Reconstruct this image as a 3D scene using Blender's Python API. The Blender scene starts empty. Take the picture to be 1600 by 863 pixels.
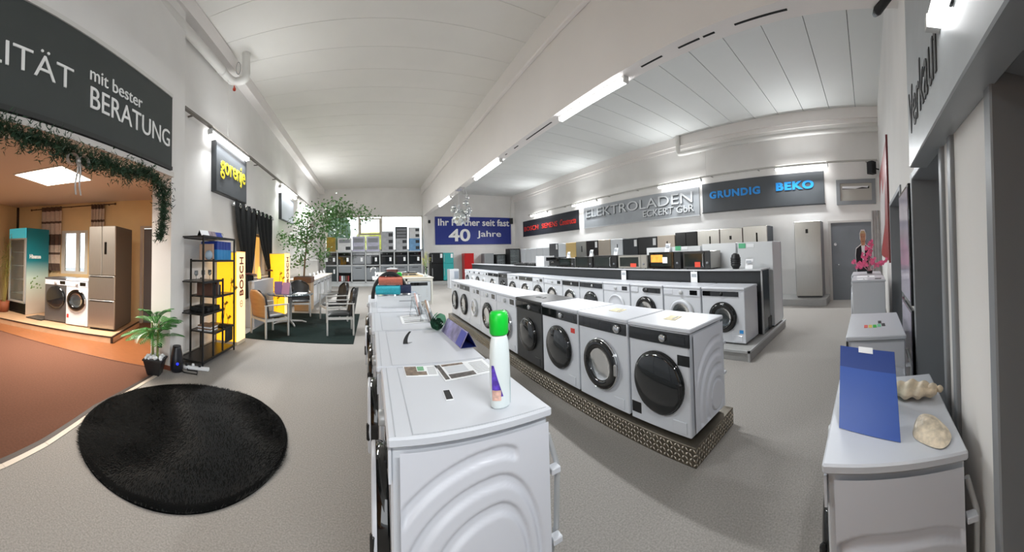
import bpy, bmesh, math, random
from mathutils import Vector, Matrix, Euler
random.seed(7)
R_ = math.radians
PI = math.pi
SC = bpy.context.scene
COL = SC.collection

# ------------------------------------------------------------------ camera
def camera():
    yaw, pitch, roll, f, y0 = .445, .0244, .0255, 493.48, -44.03
    cr, sr, cp, sp, cy, sy = math.cos(roll), math.sin(roll), math.cos(pitch), math.sin(pitch), math.cos(yaw), math.sin(yaw)
    Rr = Matrix(((cr, 0, sr), (0, 1, 0), (-sr, 0, cr)))
    Rp = Matrix(((1, 0, 0), (0, cp, -sp), (0, sp, cp)))
    Ry = Matrix(((cy, sy, 0), (-sy, cy, 0), (0, 0, 1)))
    R = Ry @ Rp @ Rr
    X, F, U = R.col[0], R.col[1], R.col[2]
    m = Matrix(((X[0], U[0], -F[0], 0), (X[1], U[1], -F[1], 0), (X[2], U[2], -F[2], 1.6), (0, 0, 0, 1)))
    c = bpy.data.cameras.new('panorama_camera')
    o = bpy.data.objects.new('panorama_camera', c)
    COL.objects.link(o)
    o.matrix_world = m
    c.type = 'PANO'
    c.panorama_type = 'CENTRAL_CYLINDRICAL'
    c.central_cylindrical_range_u_min = -800 / f
    c.central_cylindrical_range_u_max = 800 / f
    c.central_cylindrical_range_v_max = (431.5 + y0) / f
    c.central_cylindrical_range_v_min = -(431.5 - y0) / f
    c.central_cylindrical_radius = 1.0
    c.clip_start = .02
    c.clip_end = 300
    SC.camera = o
camera()

# ------------------------------------------------------------------ world, exposure
w = bpy.data.worlds.new('World')
SC.world = w
w.use_nodes = True
bg = w.node_tree.nodes['Background']
bg.inputs[0].default_value = (.93, .97, 1, 1)
bg.inputs[1].default_value = 3.3
SC.view_settings.view_transform = 'Standard'
SC.view_settings.look = 'None'
SC.view_settings.gamma = 1
SC.view_settings.use_curve_mapping = False
SC.view_settings.exposure = 0.38
SC.cycles.use_denoising = True
SC.cycles.max_bounces = 10
SC.cycles.diffuse_bounces = 6
SC.cycles.sample_clamp_indirect = 6
TUBE_WATT = 67
UP_FILL_WATT = 11
PANEL_WATT = 150

# ------------------------------------------------------------------ materials
def lin(c):
    if isinstance(c, str):
        c = tuple(int(c[i:i + 2], 16) / 255 for i in (0, 2, 4))
    return tuple(x / 12.92 if x <= .04045 else ((x + .055) / 1.055) ** 2.4 for x in c) + (1,)
MATS = {}
def mat(name, col, rough=.5, metal=0, noise=0, scale=8, bump=0, bscale=40, emit=0, trans=0, coat=0, alpha=1, spec=.5, stretch=None, detail=4):
    if name in MATS:
        return MATS[name]
    m = bpy.data.materials.new(name)
    MATS[name] = m
    m.use_nodes = True
    nt = m.node_tree
    b = nt.nodes['Principled BSDF']
    c = lin(col)
    b.inputs['Base Color'].default_value = c
    b.inputs['Roughness'].default_value = rough
    b.inputs['Metallic'].default_value = metal
    b.inputs['Specular IOR Level'].default_value = spec
    b.inputs['Coat Weight'].default_value = coat
    b.inputs['Transmission Weight'].default_value = trans
    b.inputs['Alpha'].default_value = alpha
    if emit:
        b.inputs['Emission Color'].default_value = c
        b.inputs['Emission Strength'].default_value = emit
    if noise or bump:
        tc = nt.nodes.new('ShaderNodeTexCoord')
        src = tc.outputs['Object']
        if stretch:
            mp = nt.nodes.new('ShaderNodeMapping')
            mp.inputs['Scale'].default_value = stretch
            nt.links.new(src, mp.inputs[0])
            src = mp.outputs[0]
    if noise:
        n = nt.nodes.new('ShaderNodeTexNoise')
        n.inputs['Scale'].default_value = scale
        n.inputs['Detail'].default_value = detail
        nt.links.new(src, n.inputs['Vector'])
        r = nt.nodes.new('ShaderNodeValToRGB')
        r.color_ramp.elements[0].position = .3
        r.color_ramp.elements[1].position = .7
        r.color_ramp.elements[0].color = tuple(max(0, x * (1 - noise)) for x in c[:3]) + (1,)
        r.color_ramp.elements[1].color = tuple(min(1, x * (1 + noise)) for x in c[:3]) + (1,)
        nt.links.new(n.outputs[0], r.inputs[0])
        nt.links.new(r.outputs[0], b.inputs['Base Color'])
    if bump:
        n2 = nt.nodes.new('ShaderNodeTexNoise')
        n2.inputs['Scale'].default_value = bscale
        n2.inputs['Detail'].default_value = 3
        nt.links.new(src, n2.inputs['Vector'])
        bp = nt.nodes.new('ShaderNodeBump')
        bp.inputs['Strength'].default_value = bump
        bp.inputs['Distance'].default_value = .01
        nt.links.new(n2.outputs[0], bp.inputs['Height'])
        nt.links.new(bp.outputs[0], b.inputs['Normal'])
    return m

WALL = mat('painted_wall', 'e5e3e0', .85, noise=.03, scale=1.5, bump=.05, bscale=60)
CEIL = mat('ceiling_paint', 'dedcd7', .9, noise=.03, scale=.8)
CEIL2 = mat('ceiling_paint_grey', 'd8dad8', .9, noise=.02, scale=.8)
BEAM = mat('beam_paint', 'eae6e3', .85, noise=.02, scale=1)
CARPET = mat('grey_carpet', '999590', 1, noise=.2, scale=90, bump=.25, bscale=420, spec=.1, detail=8)
RCARPET = mat('redbrown_carpet', '6a4a3c', 1, noise=.10, scale=45, bump=.25, bscale=320, spec=.1, detail=8)
WOODF = mat('orange_wood_floor', '8f5a38', .35, noise=.16, scale=6, stretch=(1, 8, 1))
WHITE = mat('white_enamel', 'cbced3', .25, coat=.3)
WHITE2 = mat('white_plastic', 'cacdd3', .35)
PANELW = mat('white_side_panel', 'd0d2d9', .3)
DARKM = mat('dark_silver_enamel', '4a4b4c', .35, metal=.6)
SILVERM = mat('dark_silver_front', '6e7075', .3, metal=.7)
BLACKG = mat('gloss_black', '08090a', .06, coat=.5)
BLACK = mat('matt_black', '121314', .5)
GREY = mat('grey_plastic', '7d8084', .5)
LGREY = mat('light_grey_metal', 'b9bbbc', .4, metal=.3)
CHROME = mat('chrome', 'd5d7da', .12, metal=1)
STEEL = mat('stainless_steel', 'b3b0aa', .3, metal=.9, noise=.06, scale=4, stretch=(60, 60, 1))
STEELB = mat('beige_steel', 'b5aa9d', .35, metal=.55, noise=.05, scale=4, stretch=(60, 60, 1))
DSTEEL = mat('dark_steel', '3a3a3b', .3, metal=.75, noise=.1, scale=4, stretch=(50, 50, 1))
GLASSD = mat('dark_door_glass', '1b1e20', .05, coat=.6)
GLASSC = mat('clear_glass', 'f2f6f7', .02, trans=1)
GLASSS = mat('smoked_glass', '3a4043', .05, trans=.35, coat=.5)
DRUM = mat('drum_steel', '4c5154', .3, metal=.9, noise=.2, scale=18)
RED = mat('red_lacquer', 'b3191c', .25)
TEAL = mat('teal_lacquer', '37a0a0', .3)
GOLD = mat('cream_gold_lacquer', 'd2b578', .4)
GREEN = mat('bright_green_plastic', '10c436', .3)
PAPER = mat('white_paper', 'eef0f2', .7)
SIGN_A = mat('anthracite_banner', '3d4241', .6, noise=.05, scale=2)
SIGN_B = mat('slate_sign', '4a4e52', .55, noise=.05, scale=2)
SIGN_BLUE = mat('blue_banner', '1d2f86', .45, noise=.06, scale=1)
SIGN_DARK = mat('black_blue_sign', '23262d', .5)
SIGN_SIL = mat('silver_sign', '9a9ea2', .38, metal=.35, noise=.05, scale=3)
TXT_W = mat('white_lettering', 'f0f0ee', .5)
TXT_Y = mat('yellow_lettering', 'd9c828', .5)
TXT_R = mat('red_lettering', 'd8352b', .5)
TXT_B = mat('blue_lettering', '1d8fe0', .5)
TXT_S = mat('silver_lettering', 'c3c6c8', .3, metal=.6)
TXT_K = mat('black_lettering', '2a2b2d', .4)
DOORG = mat('grey_door_paint', '797e84', .5, noise=.03, scale=3)
FRAMEG = mat('grey_frame_paint', '8a8d90', .5, noise=.03, scale=3)
PIPEW = mat('white_pipe', 'd4d2cd', .5)
TUBE = mat('lit_diffuser', 'ffffff', .5, emit=9)
YLIGHT = mat('yellow_lit_panel', 'f2b21c', .5, emit=1.0, noise=.12, scale=3)
OLIGHT = mat('cream_lit_panel', 'f6d3a0', .5, emit=.9)
YELLOWW = mat('yellow_wall_paint', 'e2c391', .85, noise=.04, scale=2)
CEILW = mat('warm_room_ceiling', 'cdb9a8', .9)
LEAF = mat('ficus_leaf', '4f7a3c', .45, noise=.35, scale=3)
LEAFP = mat('palm_leaf', '34752d', .4, noise=.35, scale=5)
FIR = mat('fir_needles', '24402a', .6, noise=.4, scale=9)
BARK = mat('bark', '6b573f', .8, noise=.2, scale=20)
TERRA = mat('brown_planter', '5d3f2a', .6, noise=.1, scale=6)
FABK = mat('black_fabric', '0f1213', .85, noise=.2, scale=20)
RUGK = mat('black_fur', '030404', .95, noise=.5, scale=6, bump=.7, bscale=120, spec=.15)
RUGD = mat('dark_green_rug', '10201d', .95, noise=.25, scale=30, bump=.4, bscale=200, spec=.2)
LEATH = mat('black_leather', '1c1d1f', .38)
PLY = mat('tan_plywood', '9c7750', .5, noise=.12, scale=4, stretch=(1, 1, 10))
SILV = mat('silver_frame_metal', 'c9c8c5', .35, metal=.5)
TREAD = mat('tread_plate', '6e675b', .35, metal=.75, noise=.15, scale=10)
PLINTH = mat('grey_plinth', '9a9a98', .5, noise=.06, scale=12, stretch=(1, 1, 6))

# ------------------------------------------------------------------ mesh helpers
class MB:
    def __init__(s):
        s.v = []; s.f = []; s.sm = []
    def add(s, vs, fs, smooth=False):
        b = len(s.v)
        s.v += [tuple(v) for v in vs]
        s.f += [tuple(i + b for i in f) for f in fs]
        s.sm += [smooth] * len(fs)
        return s
    def box(s, x0, x1, y0, y1, z0, z1, bev=0):
        if x1 < x0: x0, x1 = x1, x0
        if y1 < y0: y0, y1 = y1, y0
        if z1 < z0: z0, z1 = z1, z0
        if bev <= 0:
            return s.add([(x, y, z) for x in (x0, x1) for y in (y0, y1) for z in (z0, z1)],
                         [(0, 1, 3, 2), (4, 6, 7, 5), (0, 4, 5, 1), (2, 3, 7, 6), (0, 2, 6, 4), (1, 5, 7, 3)])
        b = min(bev, (x1 - x0) * .49, (y1 - y0) * .49, (z1 - z0) * .49)
        P = ((x0, x1), (y0, y1), (z0, z1))
        vs = []; idx = {}
        for i in (0, 1):
            for j in (0, 1):
                for k in (0, 1):
                    for a in range(3):
                        c = [P[0][i], P[1][j], P[2][k]]
                        for q, e in enumerate((i, j, k)):
                            if q != a:
                                c[q] += b if e == 0 else -b
                        idx[(i, j, k, a)] = len(vs)
                        vs.append(c)
        fs = []
        for a in range(3):
            o = [q for q in range(3) if q != a]
            for e in (0, 1):
                l = []
                for (p, q) in ((0, 0), (1, 0), (1, 1), (0, 1)):
                    t = [0, 0, 0]; t[a] = e; t[o[0]] = p; t[o[1]] = q
                    l.append(idx[(t[0], t[1], t[2], a)])
                fs.append(l)
        for a in range(3):
            o = [q for q in range(3) if q != a]
            for p in (0, 1):
                for q in (0, 1):
                    l = []
                    for (e, fc) in ((0, o[0]), (1, o[0]), (1, o[1]), (0, o[1])):
                        t = [0, 0, 0]; t[a] = e; t[o[0]] = p; t[o[1]] = q
                        l.append(idx[(t[0], t[1], t[2], fc)])
                    fs.append(l)
        for i in (0, 1):
            for j in (0, 1):
                for k in (0, 1):
                    fs.append([idx[(i, j, k, a)] for a in range(3)])
        return s.add(vs, fs)
    def poly(s, pts):
        return s.add(pts, [tuple(range(len(pts)))])
    def prism(s, poly, d):
        # poly: 3d points in order, d: extrusion vector
        n = len(poly)
        d = Vector(d)
        vs = [Vector(p) for p in poly] + [Vector(p) + d for p in poly]
        fs = [tuple(range(n))[::-1], tuple(range(n, 2 * n))] + [(i, (i + 1) % n, n + (i + 1) % n, n + i) for i in range(n)]
        return s.add(vs, fs)
    def tube(s, pts, r, n=8, caps=True, smooth=True):
        pts = [Vector(p) for p in pts]
        rs = r if isinstance(r, (list, tuple)) else [r] * len(pts)
        rings = []
        up = None
        for i, p in enumerate(pts):
            t = (pts[min(i + 1, len(pts) - 1)] - pts[max(i - 1, 0)]).normalized()
            if up is None:
                up = Vector((0, 0, 1)) if abs(t.z) < .9 else Vector((1, 0, 0))
            a = t.cross(up)
            if a.length < 1e-5:
                a = t.orthogonal()
            a.normalize()
            b = a.cross(t).normalized()
            up = b
            rings.append([p + (a * math.cos(2 * PI * k / n) + b * math.sin(2 * PI * k / n)) * rs[i] for k in range(n)])
        vs = [v for rg in rings for v in rg]
        fs = []
        for i in range(len(pts) - 1):
            for k in range(n):
                fs.append((i * n + k, i * n + (k + 1) % n, (i + 1) * n + (k + 1) % n, (i + 1) * n + k))
        s.add(vs, fs, smooth)
        if caps:
            s.add(rings[0], [tuple(range(n))[::-1]]); s.add(rings[-1], [tuple(range(n))])
        return s
    def lathe(s, prof, c=(0, 0, 0), axis='z', n=24, smooth=True, cap=False):
        # prof: list of (r, t) ; t along axis
        ax = {'z': (Vector((1, 0, 0)), Vector((0, 1, 0)), Vector((0, 0, 1))),
              '-y': (Vector((1, 0, 0)), Vector((0, 0, 1)), Vector((0, -1, 0))),
              'x': (Vector((0, 1, 0)), Vector((0, 0, 1)), Vector((1, 0, 0)))}[axis]
        c = Vector(c)
        vs = []; fs = []; ring = []
        for (r, t) in prof:
            if r < 1e-6:
                ring.append([len(vs)]); vs.append(c + ax[2] * t)
            else:
                ring.append(list(range(len(vs), len(vs) + n)))
                vs += [c + ax[2] * t + (ax[0] * math.cos(2 * PI * k / n) + ax[1] * math.sin(2 * PI * k / n)) * r for k in range(n)]
        for a, b in zip(ring, ring[1:]):
            for k in range(n):
                q = [a[k % len(a)], a[(k + 1) % len(a)], b[(k + 1) % len(b)], b[k % len(b)]]
                u = []
                for x in q:
                    if x not in u: u.append(x)
                if len(u) > 2: fs.append(tuple(u))
        s.add(vs, fs, smooth)
        return s
    def sphere(s, c, r, n=12, m=8, sc=(1, 1, 1)):
        pr = [(max(0, math.sin(PI * i / m)), -math.cos(PI * i / m)) for i in range(m + 1)]
        b = len(s.v)
        s.lathe([(p[0], p[1]) for p in pr], (0, 0, 0), 'z', n)
        for i in range(b, len(s.v)):
            v = s.v[i]
            s.v[i] = (c[0] + v[0] * r * sc[0], c[1] + v[1] * r * sc[1], c[2] + v[2] * r * sc[2])
        return s
    def grid(s, fn, nu, nv, smooth=True):
        vs = [fn(i / nu, j / nv) for j in range(nv + 1) for i in range(nu + 1)]
        fs = [(j * (nu + 1) + i, j * (nu + 1) + i + 1, (j + 1) * (nu + 1) + i + 1, (j + 1) * (nu + 1) + i) for j in range(nv) for i in range(nu)]
        return s.add(vs, fs, smooth)
    def xf(s, m, start=0):
        for i in range(start, len(s.v)):
            s.v[i] = tuple(m @ Vector(s.v[i]))
        return s
    def mesh(s, name, m):
        me = bpy.data.meshes.new(name)
        me.from_pydata(s.v, [], s.f)
        me.polygons.foreach_set('use_smooth', s.sm)
        bm = bmesh.new()
        bm.from_mesh(me)
        bmesh.ops.recalc_face_normals(bm, faces=bm.faces)
        bm.to_mesh(me)
        bm.free()
        if m: me.materials.append(m)
        return me

CACHE = {}
def obj(name, mb, m=None, parent=None, loc=(0, 0, 0), rz=0, kind=None, key=None, label=None):
    if key is not None and key in CACHE:
        me = CACHE[key]
    else:
        if callable(mb): mb = mb()
        me = mb if isinstance(mb, bpy.types.Mesh) else mb.mesh(name, m)
        if key is not None: CACHE[key] = me
    o = bpy.data.objects.new(name, me)
    COL.objects.link(o)
    o.location = loc
    o.rotation_euler = (0, 0, rz)
    if parent: o.parent = parent
    if kind: o['kind'] = kind
    if label: o['label'] = label
    return o
def thing(name, label, cat, loc=(0, 0, 0), rz=0, group=None):
    o = bpy.data.objects.new(name, None)
    COL.objects.link(o)
    o.empty_display_size = .1
    o.location = loc
    o.rotation_euler = (0, 0, rz)
    o['label'] = label; o['category'] = cat
    if group: o['group'] = group
    return o
def tag(o, label, cat, group=None):
    o['label'] = label; o['category'] = cat
    if group: o['group'] = group
    return o
def struct(name, mb, m, parent=None):
    o = obj(name, mb, m, parent)
    if parent is None: o['kind'] = 'structure'
    return o
def B(*a, **k): return MB().box(*a, **k)

def text_mesh(txt, bold=0, shear=0, extrude=.02, sx=1, spacing=1):
    cu = bpy.data.curves.new('lettering', 'FONT')
    cu.body = txt
    cu.size = 1
    cu.extrude = extrude
    cu.offset = bold
    cu.shear = shear
    cu.space_character = spacing
    cu.resolution_u = 4
    ob = bpy.data.objects.new('lettering', cu)
    COL.objects.link(ob)
    dg = bpy.context.evaluated_depsgraph_get()
    me = bpy.data.meshes.new_from_object(ob.evaluated_get(dg))
    bpy.data.objects.remove(ob)
    bpy.data.curves.remove(cu)
    return me
def lettering(txt, p0, u, up, width, height, m, parent=None, bold=0, shear=0, thick=.01, spacing=1, name='lettering'):
    """text fitted to width x height; p0 is the lower-left corner of its box"""
    me = text_mesh(txt, bold, shear, .5, spacing=spacing)
    xs = [v.co.x for v in me.vertices]; ys = [v.co.y for v in me.vertices]
    x0, x1, y0, y1 = min(xs), max(xs), min(ys), max(ys)
    u = Vector(u).normalized(); up = Vector(up).normalized(); n = u.cross(up)
    p0 = Vector(p0)
    for v in me.vertices:
        c = v.co
        v.co = p0 + u * ((c.x - x0) / (x1 - x0) * width) + up * ((c.y - y0) / (y1 - y0) * height) + n * (c.z * thick + thick * .5)
    me.materials.clear(); me.materials.append(m)
    o = bpy.data.objects.new(name, me)
    COL.objects.link(o)
    if parent:
        o.parent = parent
        o.matrix_parent_inverse = parent.matrix_basis.inverted()
    return o

# ================================================================== THE SETTING
XR, YF, YB = 9.13, 18.85, -.40          # right wall, far wall, back wall
ZL, ZR = 5.82, 5.50                     # ceiling heights of the two bays
def xl(y): return -2.83 - .014 * y      # left wall line beyond the opening
def xo(y): return -2.5 - .06 * y        # wall line over the opening

BORDER = [(-2.16, .3), (-2.28, .99), (-2.38, 1.43), (-2.63, 2.24), (-2.81, 3.51), (-2.80, 3.75)]
fl = MB()
fl.poly([(-1.6, -5, 0), (XR + .2, -5, 0), (XR + .2, YF + .2, 0), (-3.4, YF + .2, 0), (-3.15, 3.75, 0)] + [(x, y, 0) for x, y in BORDER[::-1]])
struct('floor', fl, CARPET)
WOODL = [(-12, .6), (-6.23, 2.64), (-4.86, 3.06), (-3.04, 3.59), (-2.81, 3.62)]
f2 = MB()
f2.poly([(x, y, 0) for x, y in WOODL] + [(x, y, 0) for x, y in BORDER[::-1] if y < 3.6] + [(-1.6, -5, 0), (-12, -5, 0)])
struct('floor_side_room_carpet', f2, RCARPET)
f3 = MB()
f3.poly([(x, y, 0) for x, y in WOODL[::-1]] + [(-12, 8, 0), (-3.15, 8, 0), (-3.15, 3.75, 0), (-2.80, 3.75, 0)])
struct('floor_side_room_wood', f3, WOODF)
def strip(line, off, wd, h):
    mb = MB()
    for (a, b) in zip(line, line[1:]):
        a = Vector((a[0], a[1], 0)); b = Vector((b[0], b[1], 0))
        n = (b - a).normalized().cross(Vector((0, 0, 1)))
        mb.prism([a + n * off, b + n * off, b + n * (off + wd), a + n * (off + wd)], (0, 0, h))
    return mb
struct('trim_1', strip(BORDER[:5], -.02, .05, .008), mat('dark_edge_strip', '3a302c', .6))
struct('trim_2', strip(BORDER[:5], .03, .05, .006), mat('pale_edge_strip', 'cfc3b4', .5))
struct('trim_3', strip(WOODL, -.012, .024, .005), mat('brown_edge_strip', '5a3526', .6))

# --- left wall beyond the opening, with a lit window niche
wl = MB()
def wallseg(mb, y0, y1, z0, z1, th=.22):
    mb.prism([(xl(y0), y0, z0), (xl(y1), y1, z0), (xl(y1) - th, y1, z0), (xl(y0) - th, y0, z0)], (0, 0, z1 - z0))
wallseg(wl, 4.05, 7.35, 0, ZL); wallseg(wl, 8.35, YF + .2, 0, ZL)
wallseg(wl, 7.35, 8.35, 0, 1.15); wallseg(wl, 7.35, 8.35, 2.25, ZL)
struct('wall_left', wl, WALL)
# --- wall over the opening and its pillar
wo = MB()
def oseg(mb, y0, y1, z0, z1, th=.32):
    mb.prism([(xo(y0), y0, z0), (xo(y1), y1, z0), (xo(y1) - th, y1, z0), (xo(y0) - th, y0, z0)], (0, 0, z1 - z0))
oseg(wo, -5, 3.69, 2.78, ZL)
oseg(wo, 3.69, 4.06, 0, ZL, .36)
struct('wall_left_opening', wo, WALL)
bb = MB()
wb = lambda y0, y1: bb.prism([(xl(y0) + .012, y0, 0), (xl(y1) + .012, y1, 0), (xl(y1), y1, 0), (xl(y0), y0, 0)], (0, 0, .07))
wb(4.06, 16)
struct('baseboard_left', bb, mat('pale_baseboard', 'b9b4ad', .6))
bb2 = B(xo(3.9) - .32, xo(3.9) + .032, 3.675, 3.69, 0, .06)
struct('baseboard_pillar', bb2, mat('red_brown_baseboard', '7b4533', .6))
# lit window niche
wn = thing('window_1', '', '', (0, 0, 0)); del wn['label']; del wn['category']; wn['kind'] = 'structure'
g = MB()
for (a, b, c, d) in ((7.35, 8.35, 1.15, 1.2), (7.35, 8.35, 2.2, 2.25), (7.35, 7.41, 1.2, 2.2), (8.29, 8.35, 1.2, 2.2), (7.82, 7.88, 1.2, 2.2)):
    g.box(xl(7.8) - .16, xl(7.8) - .11, a, b, c, d)
obj('frame', g, mat('window_white', 'd8d2c6', .5), wn)
for (a, b) in ((7.41, 7.82), (7.88, 8.29)):
    obj('pane', B(xl(7.8) - .15, xl(7.8) - .14, a, b, 1.2, 2.2), mat('warm_lit_pane', 'f0b65c', .4, emit=.7), wn)
obj('sill', B(xl(7.8) - .1, xl(7.8) + .1, 7.3, 8.4, 1.12, 1.15), mat('window_white', 'd8d2c6', .5), wn)

# --- far wall: solid upper part, window band, low part
fw = MB()
fw.box(-3.3, XR + .2, YF, YF + .2, 4.15, 6.2)
fw.box(3.1, XR + .2, YF, YF + .2, 0, 4.15)
fw.box(-3.3, -2.75, YF, YF + .2, 0, 4.15)
fw.box(-2.75, 3.1, YF, YF + .2, 0, 2.05)
struct('wall_far', fw, WALL)
wf = thing('window_2', '', ''); del wf['label']; del wf['category']; wf['kind'] = 'structure'
g = MB()
for x in (-2.72, -.78, .58, 3.04):
    g.box(x, x + .09, YF + .04, YF + .12, 2.05, 4.15)
for z in (2.05, 4.08):
    g.box(-2.72, 3.12, YF + .04, YF + .12, z, z + .07)
obj('frame', g, mat('window_white', 'd8d2c6', .5), wf)
g = MB()
for (a, b, c, d) in ((-.7, .58, 3.0, 3.09), (-.7, .58, 3.93, 4.0), (-.7, -.61, 3.09, 3.93), (.49, .58, 3.09, 3.93)):
    g.box(a, b, YF + .02, YF + .1, c, d)
obj('casement', g, mat('window_beige', 'b7ab94', .5), wf)
for (a, b) in ((-2.63, -.78), (-.69, .58), (.67, 3.04)):
    obj('pane', B(a, b, YF + .075, YF + .08, 2.12, 4.08), GLASSC, wf)
# column at the end of the beam
struct('column', B(3.13, 3.38, YF - .25, YF, 0, ZL), WALL)
struct('column_corner', B(XR - .22, XR, YF - .22, YF, 0, ZR), WALL)

# --- right wall, back wall
struct('wall_right', B(XR, XR + .2, YB - .2, YF + .2, 0, 6), WALL)
bk = MB()
TOPD = 2.12
doors = [(3.62, 5.2, 2.2), (1.62, 2.62, TOPD), (.0, .90, TOPD)]
xs = XR + .2
bk.box(5.26, xs, YB - .25, YB, 0, 6)
bk.box(2.68, 3.56, YB - .25, YB, 0, 6); bk.box(3.56, 5.26, YB - .25, YB, 2.26, 6)
bk.box(.96, 1.56, YB - .25, YB, 0, 6); bk.box(1.56, 2.68, YB - .25, YB, TOPD + .06, 6)
bk.box(-.2, .96, YB - .25, YB, TOPD + .06, 6)
struct('wall_back', bk, WALL)
# grey door frames with closed grey leaves set back in them
for k, (a, b, t) in enumerate(doors):
    d = thing('door_%d' % (k + 1), '', ''); del d['label']; del d['category']; d['kind'] = 'structure'
    g = MB()
    fwid = .10
    g.box(a - .06, a, YB - .24, YB + .02, 0, t + .06, .006); g.box(b, b + .06, YB - .24, YB + .02, 0, t + .06, .006)
    g.box(a, b, YB - .24, YB + .02, t, t + .06, .006)
    obj('frame', g, FRAMEG, d)
    obj('leaf', B(a, b, YB - .3, YB - .24, 0, t), DOORG, d)
    l = MB()
    if k > 0:
        l.box(a + .1, a + .22, YB - .2, YB - .18, 1.02, 1.04); l.box(a + .09, a + .11, YB - .24, YB - .18, 1.0, 1.06)
    else:
        l.box(a + .1, a + .22, YB - .2, YB - .18, 1.02, 1.04)
    obj('handle', l, CHROME, d)
struct('trim_4', MB().box(1.38, 1.44, YB - .02, YB + .02, 0, 2.2, .005), FRAMEG)

# door in the right wall
d = thing('door_4', '', ''); del d['label']; del d['category']; d['kind'] = 'structure'
g = MB()
g.box(XR - .03, XR + .0, 1.05, 1.13, 0, 2.3); g.box(XR - .03, XR, -.2, -.12, 0, 2.3); g.box(XR - .03, XR, -.12, 1.05, 2.24, 2.3)
obj('frame', g, mat('white_door_frame', 'cfccc8', .5), d)
obj('leaf', B(XR - .015, XR, -.12, 1.05, 0, 2.24), DOORG, d)
g = MB(); g.tube([(XR - .02, .95, 1.02), (XR - .07, .95, 1.02), (XR - .07, .82, 1.02)], .012, 8)
obj('handle', g, CHROME, d)
obj('door_plate', MB().lathe([(0, .02), (.04, .02), (.045, 0)], (XR - .04, .93, 1.62), 'x', 12), PAPER, d)

# --- ceilings: panels with open joints, each panel an own piece
cl = thing('ceiling', '', ''); del cl['label']; del cl['category']; cl['kind'] = 'structure'
obj('backing', B(-3.4, 3.4, -5, YF + .2, ZL + .04, ZL + .1), mat('joint_shadow', 'a5a39d', .9), cl)
y = -5.02; k = 0
cm = B(-3.3, 3.2, 0, .740, 0, .05, .003).mesh('ceiling_panel', CEIL)
while y < YF:
    obj('ceiling_panel', cm, None, cl, (0, y, ZL)); y += .745
c2 = thing('ceiling_right', '', ''); del c2['label']; del c2['category']; c2['kind'] = 'structure'
obj('backing', B(3.3, XR + .2, -1, YF + .2, ZR + .05, ZR + .1), mat('joint_dark', '3c3e3e', .9), c2)
y = -.515
cm2 = B(3.34, XR, 0, .733, 0, .05, .004).mesh('ceiling_panel', CEIL2)
while y < YF:
    obj('ceiling_panel', cm2, None, c2, (0, y, ZR)); y += .745

# --- ledges and the beam between the bays
lg = MB()
lg.prism([(xl(4) - .3, -5, ZL - .3), (xl(4) + .28, -5, ZL - .3), (xl(YF) + .28, YF, ZL - .3), (xl(YF) - .2, YF, ZL - .3)], (0, 0, .3))
struct('beam_left_ledge', lg, BEAM)
bm_ = MB()
bm_.box(3.1, 3.36, -5, YF - .2, 4.08, 6)
bm_.box(3.0, 3.1, -5, YF - .2, ZL - .42, 6, .02)
struct('beam', bm_, BEAM)
bs = MB()
for (a, b) in ((.75, 1.35), (1.6, 1.75), (1.8, 2.1), (2.35, 2.7), (4.9, 5.9), (6.3, 6.5), (6.9, 7.0)):
    bs.box(3.21, 3.235, a, b, 4.074, 4.082)
struct('trim_5', bs, mat('slot_black', '1a1a1a', .8))
lr = MB()
lr.box(XR - .12, XR, YB, YF, ZR - .3, ZR); lr.box(XR - .05, XR, YB, YF, ZR - .42, ZR - .3)
struct('beam_right_ledge', lr, BEAM)

# --- side room behind the opening (stands at an angle to the hall)
A = Vector((-4.4, 6.3, 0)); DW = Vector((-.887, -.462, 0)).normalized(); NW = Vector((DW.y, -DW.x, 0))   # NW points into the room
if NW.y > 0: NW = -NW
def wp(s, z, off=0): 
    v = A + DW * s + NW * off
    return Vector((v.x, v.y, z))
def wbox(mb, s0, s1, z0, z1, o0, o1):
    mb.prism([wp(s0, z0, o0), wp(s1, z0, o0), wp(s1, z0, o1), wp(s0, z0, o1)], (0, 0, z1 - z0))
ZS = 3.05
sw = MB()
wbox(sw, -1.6, .59, 0, ZS, -.2, 0); wbox(sw, .59, .92, 2.36, ZS, -.2, 0); wbox(sw, .92, 2.4, 0, ZS, -.2, 0)
wbox(sw, 2.4, 3.2, 0, 1.15, -.2, 0); wbox(sw, 2.4, 3.2, 2.32, ZS, -.2, 0); wbox(sw, 3.2, 4.72, 0, ZS, -.2, 0)
struct('wall_side_room', sw, YELLOWW)
sw = MB()
sw.prism([wp(4.72, 0, 0), wp(4.72, 0, 9), wp(4.92, 0, 9), wp(4.92, 0, 0)], (0, 0, ZS))
struct('wall_side_room_left', sw, YELLOWW)
struct('ceiling_side_room', MB().prism([(-12, -3, ZS), (-2.4, -3, ZS), (-2.86, 3.9, ZS), (-3.0, 4.0, ZS), (-3.09, 4.1, ZS), (-3.09, 8.5, ZS), (-12, 8.5, ZS)], (0, 0, .08)), CEILW)
struct('wall_side_room_front', B(-12, -2.6, -2.2, -2, 0, ZS), YELLOWW)
d = thing('door_5', '', ''); del d['label']; del d['category']; d['kind'] = 'structure'
g = MB(); wbox(g, .54, .6, 0, 2.4, 0, .03); wbox(g, .9, .97, 0, 2.4, 0, .03); wbox(g, .6, .9, 2.34, 2.4, 0, .03)
obj('frame', g, mat('pale_frame', 'b9aa98', .5), d)
g = MB(); wbox(g, .6, .9, 0, 2.34, -.12, -.08)
obj('leaf', g, mat('taupe_door', '6f665f', .5), d)
wd = thing('window_3', '', ''); del wd['label']; del wd['category']; wd['kind'] = 'structure'
g = MB()
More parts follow.
